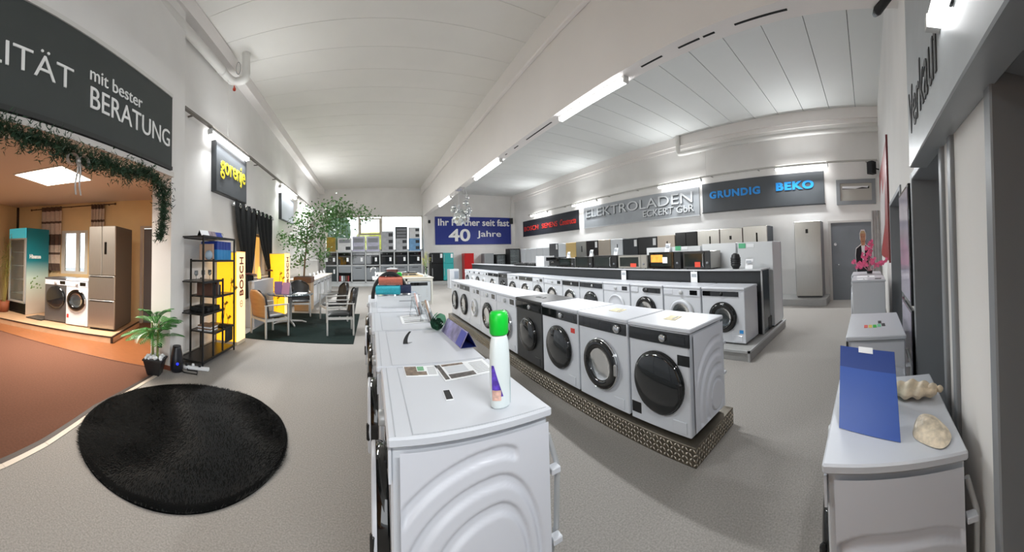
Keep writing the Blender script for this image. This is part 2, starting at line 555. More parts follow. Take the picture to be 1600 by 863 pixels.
for (a, b, c, e) in ((2.4, 2.5, 1.15, 2.32), (3.1, 3.2, 1.15, 2.32), (2.5, 3.1, 1.15, 1.22), (2.5, 3.1, 2.25, 2.32), (2.66, 2.76, 1.22, 2.25)):
    wbox(g, a, b, c, e, -.12, -.02)
obj('frame', g, mat('window_white', 'd8d2c6', .5), wd)
for (a, b) in ((2.5, 2.66), (2.76, 3.1)):
    g = MB(); wbox(g, a, b, 1.22, 2.25, -.08, -.075); obj('pane', g, GLASSC, wd)
g = MB()
for i in range(9):
    z = 1.3 + i * .1
    wbox(g, 2.78, 3.08, z, z + .006, -.15, -.11)
obj('blind', g, mat('white_blind', 'e4e6e4', .6), wd, kind='stuff')
g = MB(); wbox(g, 4.66, 4.715, 2.2, ZS, .0, .05)
struct('trim_6', g, mat('dark_post', '3b2b20', .6))

# platform in the side room
P0 = Vector((-4.34, 4.07, 0)); E1 = Vector((-.916, -.402, 0)); E2 = Vector((-.402, .916, 0)); RZP = math.asin(.402)
def pp(s, d, z=.12):
    v = P0 + E1 * s + E2 * d
    return Vector((v.x, v.y, z))
pl = MB(); pl.prism([pp(0, 0, 0), pp(5, 0, 0), pp(5, 1.6, 0), pp(0, 1.6, 0)], (0, 0, .115))
plo = tag(obj('display_platform', pl, mat('pale_wood_platform', 'c9a583', .4, noise=.08, scale=6)), 'pale wooden display platform with dark edging under the fridges in the side room', 'platform')
g = MB(); g.prism([pp(0, -.006, .1), pp(5, -.006, .1), pp(5, .03, .1), pp(0, .03, .1)], (0, 0, .02))
g.prism([pp(-.006, -.006, .1), pp(.03, -.006, .1), pp(.03, 1.6, .1), pp(-.006, 1.6, .1)], (0, 0, .02))
g.prism([pp(-.008, -.008, 0), pp(.03, -.008, 0), pp(.03, .03, 0), pp(-.008, .03, 0)], (0, 0, .12))
obj('edge_strip', g, mat('dark_edging', '2b1e18', .5), plo)

# outside
struct('ground_outside', B(-40, 40, -60, 60, -.3, -.06), mat('asphalt', '77797a', .9, noise=.1, scale=3))
struct('roof', B(-12.5, XR + .5, -5.2, YF + .3, 6.3, 6.4), mat('roof_grey', '808080', .9))

# ================================================================== LAMPS
def area(loc, size, sy, power, rot, parent, col=(.95, .98, 1)):
    l = bpy.data.lights.new('lamp_area_light', 'AREA')
    l.shape = 'RECTANGLE'; l.size = size; l.size_y = sy; l.spread = R_(140); l.energy = power; l.color = col
    o = bpy.data.objects.new('lamp_area_light', l)
    COL.objects.link(o)
    o.location = loc; o.rotation_euler = rot
    o.parent = parent
def tube_lamp(label, a, b, wall_dir, group, watt=None, tilt=35, s=1):
    """a, b ends of the fixture; wall_dir points from the fixture into the room"""
    a = Vector(a); b = Vector(b)
    L = (b - a).length
    c = (a + b) / 2
    rz = math.atan2(b.y - a.y, b.x - a.x)
    t = thing('fluorescent_lamp', label, 'lamp', c, rz, group)
    obj('housing', B(-L / 2, L / 2, -.035 * s, .035 * s, .03 * s, .07 * s, .005), mat('lamp_housing', 'c9c9c7', .4), t)
    obj('diffuser', MB().box(-L / 2 + .01, L / 2 - .01, -.045 * s, .045 * s, -.035 * s, .03 * s, .015 * s), TUBE, t)
    for sx in (-1, 1):
        obj('end_cap', B(sx * L / 2 - .015, sx * L / 2 + .015, -.047 * s, .047 * s, -.037 * s, .05 * s), mat('lamp_housing', 'c9c9c7', .4), t)
    local = Matrix.Rotation(-rz, 3, 'Z') @ Vector(wall_dir)
    area((0, local.y * .03, -.05), L - .05, .08, (watt or TUBE_WATT) * L / 1.5, (R_(tilt) * (1 if local.y > 0 else -1), 0, 0), t)
    area((0, local.y * .05, .085), L - .05, .06, UP_FILL_WATT * L / 1.5, (R_(180 - tilt * .8 * (1 if local.y > 0 else -1)), 0, 0), t)  # added fill light above the housing, brightens ceiling and upper walls
    return t
G = 'fluorescent tubes of the hall'
def rail(label, pts, y0, y1, wall_dir, m, r=.03):
    t = thing('cable_rail', label, 'rail', (pts[0], y0, pts[1]))
    obj('conduit', B(-.03, .03, 0, y1 - y0, 0, .04), m, t)
    n = int((y1 - y0) / 1.6)
    for k in range(n + 1):
        y = .3 + k * (y1 - y0 - .6) / max(1, n)
        obj('bracket', B(0, -wall_dir * (.15 if wall_dir > 0 else .26), y, y + .03, .01, .03), m, t)
    return t
rail('long dark cable rail along the upper left wall above the signs', (xl(5) + .14, 3.97), 4.06, 15.4, 1, mat('dark_conduit', '77726c', .5))
rail('thin pale cable rail along the right wall above the signs', (8.9, 3.93), -.35, 16.3, -1, mat('pale_conduit', 'b5b2ac', .5))
tube_lamp('lit tube lamp right above the yellow lettered sign', (xl(5.8) + .14, 4.92, 3.9), (xl(5.8) + .14, 6.69, 3.9), (1, 0, 0), G)
tube_lamp('lit tube lamp above the blank silver panel on the left wall', (xl(10) + .14, 9.5, 3.88), (xl(10) + .14, 11.55, 3.88), (1, 0, 0), G)
tube_lamp('lit tube lamp behind the top of the big ficus', (xl(14) + .14, 12.7, 3.9), (xl(14) + .14, 15.2, 3.9), (1, 0, 0), G)
for (a, b, l) in ((3.0, 4.62, 'nearest and longest of the tube lamps under the white ceiling beam'), (7.3, 9.3, 'middle tube lamp under the white ceiling beam'),
               (12.4, 14.5, 'farthest tube lamp under the white beam, left of the chandelier')):
    tube_lamp(l, (3.23, a, 4.02), (3.23, b, 4.02), (1, 0, 0), G, tilt=0)
for (a, b, l) in ((14.2, 16.0, 'lit tube lamp above the far half of the red lettered sign'), (10.2, 11.95, 'lit tube lamp where the red lettered and silver signs meet'),
               (5.1, 6.85, 'lit tube lamp above the right end of the silver sign'), (1.06, 2.6, 'lit tube lamp above the right end of the blue lettered sign')):
    tube_lamp(l, (8.9, a, 3.86), (8.9, b, 3.86), (-1, 0, 0), G)
tube_lamp('tube lamp across the top of the slanting silver sales sign', (.2, -.258, 2.38), (1.12, -.258, 2.38), (0, 1, 0), G, watt=25, tilt=62, s=.55)
# side room ceiling panel lamps
for i, (x, y, l) in enumerate(((-4.79, 3.0, 'square lit panel in the side room ceiling above the fridges'), (-8.2, .6, 'lit ceiling panel in the left of the side room'))):
    t = thing('ceiling_panel_lamp', l, 'lamp', (x, y, ZS), R_(23), 'side room panel lamps')
    obj('frame', MB().box(-.52, .52, -.52, .52, -.015, 0, .004), mat('lamp_frame', 'e0ddd6', .5), t)
    obj('diffuser', B(-.49, .49, -.49, .49, -.02, -.012), mat('warm_diffuser', 'fff4e2', .5, emit=5), t)
    area((0, 0, -.04), .95, .95, PANEL_WATT, (0, 0, 0), t, (1, .91, .80))

# ================================================================== APPLIANCES
def rect_on(mb, x0, x1, z0, z1, y, th=.004):
    return mb.box(x0, x1, y - th, y, z0, z1)
def side_relief(d, h, style):
    """pressed side panel: heightfield over the depth (u) and height (v) of a machine's side"""
    def f(u, v):
        y = .03 + u * (d - .05); z = .05 + v * (h - .1)
        hgt = 0.0
        if style == 'arcs':
            cx, cz = .62 * d, .30
            dx, dz = y - cx, z - cz
            if dx > 0: dx *= 2.05
            r = math.hypot(dx, dz); a = math.degrees(math.atan2(dz, dx))
            for (r0, a0, a1) in ((.445, 72, 165), (.345, -50, 215), (.245, -60, 290)):
                wgt = .026
                dist = abs(r - r0)
                if not (a0 <= a <= a1 or a0 <= a + 360 <= a1):
                    e = [math.hypot(dx - r0 * math.cos(R_(q)), dz - r0 * math.sin(R_(q))) for q in (a0, a1)]
                    dist = min(e)
                hgt = max(hgt, min(1, max(0, (wgt - dist) / .012)))
        elif style == 'waves':
            cx, cz = .72 * d, .20
            r = math.hypot(y - cx, (z - cz) * .8)
            if y < .9 * d and r > .1:
                hgt = max(0, math.cos(r * 2 * PI / .095)) ** .6 * min(1, max(0, (.45 - r) / .03)) if math.cos(r * 2 * PI / .095) > 0 else 0
                hgt *= min(1, max(0, (y - .1 * d) / .05)) * min(1, (.9 * d - y) / .05)
        elif style == 'bands':
            cx, cz = .5 * d, .22
            ax = abs(y - cx); 
            for (zz, hw) in ((.58, .215), (.47, .2), (.36, .15)):
                t = zz - max(0, ax - hw * .45) ** 2 * (2.2 if zz > .5 else 4)
                dist = max(abs(z - t) - .012, ax - hw)
                hgt = max(hgt, min(1, max(0, (.018 - dist) / .014)))
            r = math.hypot(y - cx, z - .14)
            hgt = max(hgt, min(1, max(0, (.03 - abs(r - .19)) / .014)))
        e = min(u, 1 - u, v, 1 - v)
        return y, z, -hgt * (.019 if style != 'arcs' else .013) * min(1, e / .03)
    return f
def door_parts(t, R, cz, style, cx=0, key=''):
    c = (cx, -.004, cz)
    n = 40
    k = lambda s: '%s-%s-%.3f-%.3f-%.3f' % (s, style, R, cx, cz)
    if style == 'black':            # one big glossy black bulging door
        obj('door', lambda: MB().lathe([(R, 0), (R, .022), (R * .97, .034), (R * .9, .042), (R * .55, .056), (0, .062)], c, '-y', n), GLASSD, t, key=k('d'))
        obj('door_rim', lambda: MB().lathe([(R * 1.03, 0), (R * 1.03, .018), (R * 1.0, .024), (R, 0)], c, '-y', n), BLACKG, t, key=k('r'))
        obj('door_handle', lambda: MB().box(cx + R * .86, cx + R * 1.02, -.055, -.02, cz - .07, cz + .05, .012), BLACK, t, key=k('h'))
    elif style in ('blackbowl', 'chromebowl', 'whitebowl'):
        col = {'blackbowl': BLACKG, 'chromebowl': BLACKG, 'whitebowl': WHITE2}[style]
        rim = {'blackbowl': BLACK, 'chromebowl': CHROME, 'whitebowl': LGREY}[style]
        ri = R * .63 if style != 'whitebowl' else R * .72
        obj('door_ring', lambda: MB().lathe([(R * .985, 0), (R * .985, .03), (R * .93, .045), (ri * 1.12, .046), (ri, .03), (ri * .98, .0)], c, '-y', n), col, t, key=k('o'))
        obj('door_rim', lambda: MB().lathe([(R * 1.035, 0), (R * 1.035, .026), (R * 1.0, .034), (R * .98, .03), (R * .98, 0)], c, '-y', n), rim, t, key=k('r'))
        obj('gasket', lambda: MB().lathe([(ri, .014), (ri * .86, .012), (ri * .74, .006)], c, '-y', n), mat('gasket_grey', '8f9aa0', .4), t, key=k('q'))
        obj('drum', lambda: MB().lathe([(ri * .74, .006), (ri * .5, .0045), (0, .004)], c, '-y', n), DRUM, t, key=k('u'))
        obj('door_glass', lambda: MB().lathe([(ri, .03), (ri * .85, .022), (ri * .5, .017), (0, .015)], c, '-y', n), mat('bowl_glass', '6a7276', .03, trans=.75, coat=.3), t, key=k('g'))
        obj('door_handle', lambda: MB().box(cx + R * .88, cx + R * 1.02, -.06, -.03, cz - .06, cz + .05, .012), rim, t, key=k('h'))
    elif style == 'whiterim':       # deep black door with a thin white front ring
        obj('door_ring', lambda: MB().lathe([(R * 1.0, 0), (R * 1.0, .04), (R * .96, .046), (R * .9, .046), (R * .9, 0)], c, '-y', n), BLACKG, t, key=k('o'))
        obj('door_rim', lambda: MB().lathe([(R * 1.0, .044), (R * 1.0, .06), (R * .96, .064), (R * .92, .06), (R * .92, .044)], c, '-y', n), WHITE2, t, key=k('r'))
        obj('door', lambda: MB().lathe([(R * .93, .05), (R * .7, .056), (R * .3, .06), (0, .061)], c, '-y', n), GLASSD, t, key=k('d'))
        obj('door_handle', lambda: MB().box(cx + R * .86, cx + R * 1.0, -.075, -.05, cz - .06, cz + .05, .01), BLACK, t, key=k('h'))
    elif style == 'white':          # closed white dryer door
        obj('door', lambda: MB().lathe([(R, 0), (R, .02), (R * .95, .032), (R * .88, .03), (R * .84, .022), (R * .5, .026), (0, .028)], c, '-y', n), WHITE2, t, key=k('d'))
        obj('door_rim', lambda: MB().lathe([(R * 1.05, 0), (R * 1.05, .012), (R * 1.01, .018), (R, .0)], c, '-y', n), LGREY, t, key=k('r'))
def washer(label, loc, rz, wd=.6, d=.58, h=.85, body='white', panel='strip', door='black', R=.2, cz=None, relief=None, group=None, tags=(), cx=0, drawer=True, name='washing_machine', hose=False, seams=False):
    t = thing(name, label, 'washing machine' if name == 'washing_machine' else 'dryer', loc, rz, group)
    BM = {'white': WHITE, 'dark': DARKM, 'silver': SILVERM}[body]
    k = lambda s: '%s|%s|%.3f|%.3f|%.3f|%s' % (s, body, wd, d, h, panel)
    x = wd / 2
    obj('body', lambda: B(-x + .004, x - (.024 if relief else .004), 0, d - .01, .015, h - .035, .008), BM, t, key=k('b') + str(relief))
    obj('worktop', lambda: B(-x, x, -.012, d, h - .035, h, .007), WHITE2 if body == 'white' else BM, t, key=k('t'))
    cz = cz or h * .46
    if seams:
        SM = mat('seam_grey', 'aeb2b8', .4)
        obj('worktop_seam', B(-x + .012, x - .012, .075, .079, h, h + .0012), SM, t)
        obj('worktop_seam', B(-x + .012, x - .012, .015, .019, h, h + .0012), SM, t)
        for sx in (-1, 1): obj('worktop_seam', B(sx * (x - .014) - .002, sx * (x - .014) + .002, .079, d - .02, h, h + .0012), SM, t)
    if relief:
        f = side_relief(d, h, relief)
        def sr():
            mb = MB()
            mb.grid(lambda u, v: (x + .002 + f(u, v)[2], f(u, v)[0], f(u, v)[1]), 90, 96)
            return mb
        obj('side_panel', sr, PANELW, t)
    zt = h - .045; zb = h - .155
    if panel == 'strip':            # full black control strip
        obj('control_panel', lambda: B(-x + .012, x - .012, -.010, .002, zb + .01, zt), BLACKG, t, key=k('p'))
        obj('knob', lambda: MB().lathe([(.03, 0), (.03, .018), (.026, .022), (0, .022)], (.06, -.01, (zb + zt) / 2 + .005), '-y', 20), CHROME, t, key=k('k'))
        obj('display', lambda: B(.11, x - .05, -.012, -.009, zb + .03, zt - .02), mat('display_dark', '26282b', .15), t, key=k('d'))
    elif panel == 'stripright':
        obj('control_panel', lambda: B(-x + .012, x - .012, -.010, .002, zb + .01, zt), BLACKG, t, key=k('p'))
        obj('knob', lambda: MB().lathe([(.036, 0), (.036, .02), (.03, .024), (0, .024)], (x - .12, -.01, (zb + zt) / 2 + .005), '-y', 20), CHROME, t, key=k('k'))
        obj('display', lambda: B(-.02, x - .2, -.012, -.009, zb + .03, zt - .02), mat('display_dark', '26282b', .15), t, key=k('d'))
    elif panel == 'long':           # white panel with a long low black window
        obj('control_panel', lambda: B(-x + .02, x * .72, -.008, .002, zb + .02, zt - .015), BLACKG, t, key=k('p'))
        obj('knob', lambda: MB().lathe([(.026, 0), (.026, .012), (0, .014)], (-.02, -.008, (zb + zt) / 2), '-y', 18), BLACK, t, key=k('k'))
    elif panel == 'display':        # white panel, knob in the middle, small dark display on the right
        obj('control_panel', lambda: B(-x + .01, x - .01, -.008, .002, zb, zt), WHITE2, t, key=k('p'))
        obj('knob', lambda: MB().lathe([(.034, 0), (.034, .022), (.028, .027), (0, .027)], (.0, -.008, (zb + zt) / 2), '-y', 20), LGREY, t, key=k('k'))
        obj('display', lambda: B(x - .2, x - .06, -.011, -.006, zb + .02, zt - .015), BLACKG, t, key=k('d'))
    elif panel == 'oval':
        obj('control_panel', lambda: MB().prism([(-.02 + .05 * math.cos(a) if i < 9 else x - .05 + .02 * math.cos(a), -.012, (zb + zt) / 2 + (.042 if i < 9 else .042) * math.sin(a)) for i, a in enumerate([PI / 2 + PI * q / 8 for q in range(9)] + [-PI / 2, PI / 2])], (0, .012, 0)), BLACKG, t, key=k('p'))
        obj('knob', lambda: MB().lathe([(.03, 0), (.03, .015), (0, .018)], (.02, -.01, (zb + zt) / 2), '-y', 18), DARKM, t, key=k('k'))
    if drawer and panel not in ('strip2',):
        dm = BLACKG if panel in ('strip', 'stripright', 'long') else WHITE2
        obj('detergent_drawer', lambda: B(-x + .018, -x + .2, -.0125, -.004, zb + .015, zt - .006, .003), dm, t, key=k('w'))
    door_parts(t, R, cz, door, cx)
    obj('kick_flap', lambda: B(x - .19, x - .06, -.006, .002, .04, .13, .003), BM, t, key=k('f'))
    for i, (tx, tz, tw, th, tm) in enumerate(tags):
        obj('sticker', B(tx - tw / 2, tx + tw / 2, -.004, .002, tz - th / 2, tz + th / 2), tm, t)
    if hose:
        obj('hose', MB().tube([(x - .05, d + .005, .72), (x - .03, d + .035, .6), (x - .04, d + .03, .35), (x - .1, d + .01, .12)], .012, 8), LGREY, t)
        for z in (.33, .6):
            obj('hose_clip', B(x - .03, x + .006, d - .012, d + .03, z - .012, z + .012, .003), WHITE2, t)
    return t
FX = -PI / 2        # front towards -X
FY = PI             # front towards +Y
ST_K = mat('black_sticker', '141516', .4); ST_R = mat('red_sticker', 'cc3a30', .5); ST_G = mat('pale_grey_sticker', 'c9ccd1', .5); ST_B = mat('blue_sticker', '2a8fd6', .5)

# ---- row of five white machines in the foreground
ROW_A = [1.06, 1.76, 2.62, 3.5, 4.31, 5.2]
LA = ['nearest white washing machine, end panel with big pressed arcs towards us',
      'second white machine of the foreground row, under the folded tent card and green towel',
      'third white machine of the foreground row, with acrylic leaflet holders on its top',
      'fourth white machine of the foreground row, under the tray of rolled towels',
      'farthest white machine of the foreground row, half hidden behind the rolled towels']
for i in range(5):
    y0, y1 = ROW_A[i], ROW_A[i + 1]
    xf = .055 - .025 * i
    t = washer(LA[i], (xf, (y0 + y1) / 2, .15), FX - R_(1.0) * 0, wd=y1 - y0 - .012, d=.61 + .012 * i, h=.85, panel='display', door=('whiterim', 'whiterim', 'black', 'whiterim', 'black')[i],
           R=.23, relief='arcs' if i == 0 else None, group='white machines of the foreground row', hose=(i == 0), seams=True)
pa = thing('machine_plinth', 'low grey plinth under the foreground row of white machines', 'plinth', (.09, 1.08, 0))
obj('top_board', B(0, .6, 0, 4.1, .02, .15, .004), PLINTH, pa)

# ---- middle row on the tread-plate plinth
ROW_B = [1.27, 1.93, 2.65, 3.4, 4.13, 4.88, 5.69, 6.36, 7.13, 7.93]
SPEC_B = [('white', 'strip', 'black', .245, 'white machine at the near end of the tread plate plinth, huge plain black door'),
          ('white', 'stripright', 'chromebowl', .235, 'white washing machine with chrome-rimmed bowl door, second from near end of tread plate plinth'),
          ('white', 'strip', 'black', .235, 'white machine with black strip, between the chrome-rimmed one and the dark grey one'),
          ('dark', 'strip', 'black', .215, 'dark grey machine, the only dark one on the tread plate plinth'),
          ('white', 'display', 'chromebowl', .215, 'white machine with silver-rimmed door just beyond the dark grey one'),
          ('white', 'display', 'blackbowl', .22, 'white machine, wide black-ringed door, second beyond the dark grey one'),
          ('white', 'display', 'whitebowl', .17, 'white machine with small white-ringed door on the tread plate plinth'),
          ('white', 'strip', 'blackbowl', .22, 'white machine, black door, second from the far end of the tread plate plinth'),
          ('white', 'display', 'blackbowl', .22, 'white machine at the far end of the tread plate plinth')]
for i, (bd, pn, dr, R, lb) in enumerate(SPEC_B):
    y0, y1 = ROW_B[i], ROW_B[i + 1]
    tags = []
    if i == 0: tags = [(.245, .6, .11, .08, ST_K), (-.25, .12, .1, .09, ST_K)]
    if i == 2: tags = [(.27, .62, .07, .05, ST_R)]
    if i == 5: tags = [(.2, .17, .05, .05, ST_R)]
    washer(lb, (2.0 + .004 * i, (y0 + y1) / 2, .155), FX, wd=y1 - y0 - (.022 if i < 4 else .014), d=.55, panel=pn, door=dr, R=R, cz=.39 if i != 6 else .42, relief='waves' if i == 0 else None,
           body=bd, tags=tags, group='machines on the tread plate plinth', hose=(i == 0), drawer=(i not in (0, 2)))
pb = thing('tread_plate_plinth', 'plinth clad in raised-lozenge tread plate under the middle row of machines', 'plinth', (1.95, 1.24, 0))
LB_ = 6.75
obj('deck', B(.0, .66, 0, LB_, 0, .15, .004), TREAD, pb)
def lozenges():
    mb = MB()
    def loz(o, u, v, n, a):
        a0 = math.cos(a); a1 = math.sin(a)
        L, W_, H = .021, .0085, .005
        e = u * a0 + v * a1; f = v * a0 - u * a1
        mb.add([o - e * L, o - f * W_, o + e * L, o + f * W_, o + n * H], [(0, 1, 4), (1, 2, 4), (2, 3, 4), (3, 0, 4)])
    p = .0345
    U, Vv, N = Vector((0, 1, 0)), Vector((0, 0, 1)), Vector((-1, 0, 0))
    for i in range(int(LB_ / p)):
        for j in range(4):
            loz(Vector((-.0005, .012 + i * p, .022 + j * p)), U, Vv, N, R_(45) if (i + j) % 2 else R_(-45))
    U, N = Vector((1, 0, 0)), Vector((0, -1, 0))
    for i in range(int(.66 / p)):
        for j in range(4):
            loz(Vector((.015 + i * p, -.0005, .022 + j * p)), U, Vv, N, R_(45) if (i + j) % 2 else R_(-45))
    return mb
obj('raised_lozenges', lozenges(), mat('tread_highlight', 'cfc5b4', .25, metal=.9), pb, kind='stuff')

# ---- row of machines in front of the black counter
ROW_C = [1.8, 2.56, 3.32, 4.1, 4.86, 5.66, 6.34, 7.2, 7.81, 8.68, 9.54, 10.3, 11.31, 12.18, 12.8, 13.46, 14.35]
SPEC_C = [('white', 'long', 'blackbowl', .225, 'white machine with blue sticker at the near end of the counter row'),
          ('white', 'display', 'whitebowl', .235, 'white machine with white-ringed grey door, second from near end of the counter row'),
          ('white', 'oval', 'blackbowl', .23, 'white machine with rounded black panel, third from near end of the counter row'),
          ('white', 'display', 'white', .225, 'white dryer with closed white door in the counter row'),
          ('white', 'strip', 'black', .225, 'white machine with black strip next to the closed white dryer door'),
          ('white', 'strip', 'chromebowl', .215, 'white machine with black strip and silver-rimmed door, sixth of the counter row'),
          ('white', 'display', 'chromebowl', .22, 'white machine with silver-rimmed door, seventh of the counter row'),
          ('white', 'display', 'blackbowl', .22, 'white machine with black-ringed door, eighth of the counter row'),
          ('white', 'strip', 'chromebowl', .22, 'white machine with black strip, ninth of the counter row'),
          ('white', 'display', 'blackbowl', .22, 'white machine just nearer than the dark silver one in the counter row'),
          ('silver', 'strip', 'black', .22, 'dark silver machine, the only dark one of the counter row'),
          ('white', 'strip', 'chromebowl', .22, 'white machine just beyond the dark silver one of the counter row'),
          ('white', 'display', 'whitebowl', .2, 'white machine, second beyond the dark silver one'),
          ('white', 'display', 'blackbowl', .21, 'white machine with black door, third beyond the dark silver one'),
          ('white', 'display', 'whitebowl', .2, 'white machine, second from the far end of the counter row'),
          ('white', 'display', 'blackbowl', .21, 'white machine at the far end of the counter row')]
for i, (bd, pn, dr, R, lb) in enumerate(SPEC_C):
    y0, y1 = ROW_C[i], ROW_C[i + 1]
    tags = [(.3, .19, .06, .05, ST_B), (.2, .15, .11, .11, ST_G)] if i == 0 else []
    washer(lb, (4.345, (y0 + y1) / 2, .155), FX, wd=y1 - y0 - .02, d=.56, panel=pn, door=dr, R=R, cz=.40, body=bd, tags=tags,
           name='tumble_dryer' if i == 3 else 'washing_machine', group='machines in front of the black counter', drawer=(i not in (0, 3)))
pc = thing('grey_plinth', 'long pale grey plinth with metal edge under the counter row', 'plinth', (4.09, 1.66, 0))
obj('deck', B(.012, 2.0, .012, 13.4, 0, .145, .003), PLINTH, pc)
obj('edge_profile', MB().box(0, .02, 0, 13.4, .12, .152), LGREY, pc)
obj('edge_profile', MB().box(0, 2.0, 0, .02, .12, .152), LGREY, pc)
obj('corner_post', MB().box(0, .03, 0, .03, 0, .152), LGREY, pc)

# ---- black counter with its white top
ct = thing('counter', 'long black counter with a thin white top behind the counter row of machines', 'counter', (4.95, 1.75, .152))
obj('fascia', B(.03, .07, .0, 13.4, .0, 1.06), mat('anthracite_panel', '26292c', .35), ct)
obj('worktop', B(0, .5, 0, 13.4, 1.06, 1.085, .004), mat('pale_grey_top', 'c4c6c8', .3), ct)
obj('end_frame', B(.02, .05, -.004, .02, 0, 1.06), LGREY, ct)
obj('end_panel', B(.05, .40, .0, .02, 0, 1.06), mat('smoked_end_panel', '2b353b', .15), ct)
obj('vent_grille', MB().box(.3, .48, -.006, .02, .01, .22), BLACK, ct)

# ---- three white machines along the back wall
washer('white machine beside the wall carrying the blue folder and seashells', (1.41, .17, 0), FY, wd=.70, d=.5, panel='display', door='black', R=.22, relief='bands', hose=True)
washer('white machine behind the one with the blue folder, colourful stickers on top', (2.97, .19, 0), FY, wd=.86, d=.48, panel='strip', door='black', R=.22, relief='bands', hose=True)
washer('white machine at the far end by the wall carrying the pink blossoms', (5.24, .26, .19), FY, wd=.72, d=.52, panel='display', door='white', R=.22)
washer('white machine hidden behind the one with the pink blossoms', (6.05, .3, .19), FY, wd=.72, d=.54, panel='display', door='white', R=.22)
tag(obj('machine_plinth', B(4.82, 6.5, -.28, .24, 0, .185, .003), PLINTH), 'low grey plinth under the machine with pink blossoms', 'plinth')

# ================================================================== FRIDGES
def fridge(label, loc, rz, wd, d, h, m, side=None, layout='single', split=.62, handle='slot', group=None, name='fridge', tagp=False, handle_m=None):
    t = thing(name, label, 'fridge', loc, rz, group)
    side = side or GREY
    x = wd / 2
    obj('cabinet', B(-x + .004, x - .004, .05, d, .02, h, .006), side, t)
    obj('foot_rail', B(-x + .03, x - .03, .06, d - .02, 0, .03), BLACK, t)
    hm = handle_m or BLACK
    doors = []
    if layout == 'single': doors = [(-x, x, .04, h)]
    elif layout == 'combi': doors = [(-x, x, .04, h * split - .006), (-x, x, h * split + .006, h)]
    elif layout == 'side': doors = [(-x, -.004, .04, h), (.004, x, .04, h)]
    elif layout == 'french': doors = [(-x, -.004, h * .52 + .01, h), (.004, x, h * .52 + .01, h), (-x, x, h * .29, h * .52), (-x, x, .04, h * .29 - .01)]
    for i, (a, b, z0, z1) in enumerate(doors):
        dn = obj('drawer' if layout == 'french' and i > 1 else 'door', MB().box(a, b, 0, .05, z0, z1, .01), m, t)
        if layout == 'french' and i > 1:
            obj('grip', MB().box(a + .04, b - .04, -.004, .01, z1 - .035, z1 - .008, .004), hm, dn)
        elif handle == 'bar':
            sx = b - .05 if i % 2 == 0 and layout != 'combi' else a + .05
            g = MB().box(sx - .012, sx + .012, -.045, -.025, (z0 + z1) / 2 - .22, (z0 + z1) / 2 + .22, .005)
            g.box(sx - .008, sx + .008, -.03, .0, (z0 + z1) / 2 - .2, (z0 + z1) / 2 - .18).box(sx - .008, sx + .008, -.03, .0, (z0 + z1) / 2 + .18, (z0 + z1) / 2 + .2)
            obj('handle', g, LGREY, dn)
        elif handle == 'panel' and i == len(doors) - 1:
            obj('display', MB().box(-.05, .02, -.004, .004, z1 - .33, z1 - .22), BLACKG, dn)
        elif handle == 'slot' and i == len(doors) - 1:
            obj('display', MB().box(x * .1, x * .22, -.004, .004, z1 - .46, z1 - .2), BLACKG, dn)
    if tagp:
        obj('price_tag', MB().box(x - .17, x - .04, -.008, -.001, h - .3, h - .06), PAPER, t)
    return t
# row along the right wall
ZP = .18
ROW_E = [2.78, 3.54, 4.29, 5.08, 5.93, 6.68, 7.56, 8.33, 9.0, 9.74, 10.51, 11.24, 12.03, 12.67, 13.48]
SPEC_E = [(STEEL, mat('anthracite_side', '2c3035', .4), 2.05, 'single', 'slot', 'stainless fridge with dark side, nearest of the row along the right wall behind the counter'),
          (STEEL, None, 2.02, 'single', 'panel', 'stainless fridge, second from the near end of the right wall row'),
          (STEEL, None, 2.02, 'single', 'slot', 'stainless fridge with white leaflet, third from the near end of the right wall row'),
          (mat('convex_gloss_black', '1b1d20', .12, metal=.3, coat=.5), None, 2.0, 'side', None, 'glossy black fridge between two steel ones on the right wall'),
          (STEELB, None, 1.94, 'single', 'slot', 'beige steel fridge next to the glossy black one on the right wall'),
          (DSTEEL, None, 1.93, 'single', None, 'dark steel fridge with price tag beside the beige steel one'),
          (mat('slate_front', '33373b', .4, metal=.4), None, 1.92, 'single', None, 'slate fridge with price tag, next beyond the dark steel one'),
          (mat('white_fridge', 'd3d8dd', .3), None, 1.94, 'single', 'slot', 'white fridge with dark display between slate and beige fridges'),
          (STEELB, None, 1.95, 'single', None, 'beige steel fridge just beyond the white one with display'),
          (mat('brown_black_front', '2f2a2a', .3, metal=.4), None, 1.95, 'single', None, 'brownish black fridge with price tag in the middle of the right wall row'),
          (STEEL, None, 1.95, 'single', 'slot', 'steel fridge between brownish black and cream gold fridges'),
          (GOLD, None, 1.93, 'combi', None, 'cream gold fridge on the right wall'),
          (mat('white_fridge', 'd3d8dd', .3), None, 1.93, 'combi', None, 'white fridge just beyond the cream gold one'),
          (mat('mid_grey_front', '6c6f72', .35, metal=.5), None, 1.96, 'combi', None, 'mid grey fridge at the far end of the tall right wall row')]
for i, (m, sd, h, lay, hd, lb) in enumerate(SPEC_E):
    y0, y1 = ROW_E[i], ROW_E[i + 1]
    fridge(lb, (8.5, (y0 + y1) / 2, ZP), FX, y1 - y0 - .02, .6, h, m, sd, lay, handle=hd, tagp=i in (5, 6, 9, 13), group='fridges along the right wall')
for i in range(5):
    fridge(['white upright freezer next to the mid grey fridge, nearest of the five', 'white upright freezer, second of the five at the far right', 'white upright freezer, third of the five at the far right',
            'white upright freezer, fourth of the five at the far right', 'white upright freezer, last of the five at the far right'][i],
           (8.5, 13.8 + i * .63, ZP), FX, .6, .6, 1.78, mat('white_fridge', 'd3d8dd', .3), WHITE, 'single', handle=None, group='white freezers at the far right', name='freezer')
tag(obj('fridge_plinth', B(8.24, XR - .012, 1.13, 17.2, 0, .18, .004), PLINTH), 'grey plinth with pale edge under the fridges along the right wall', 'plinth')
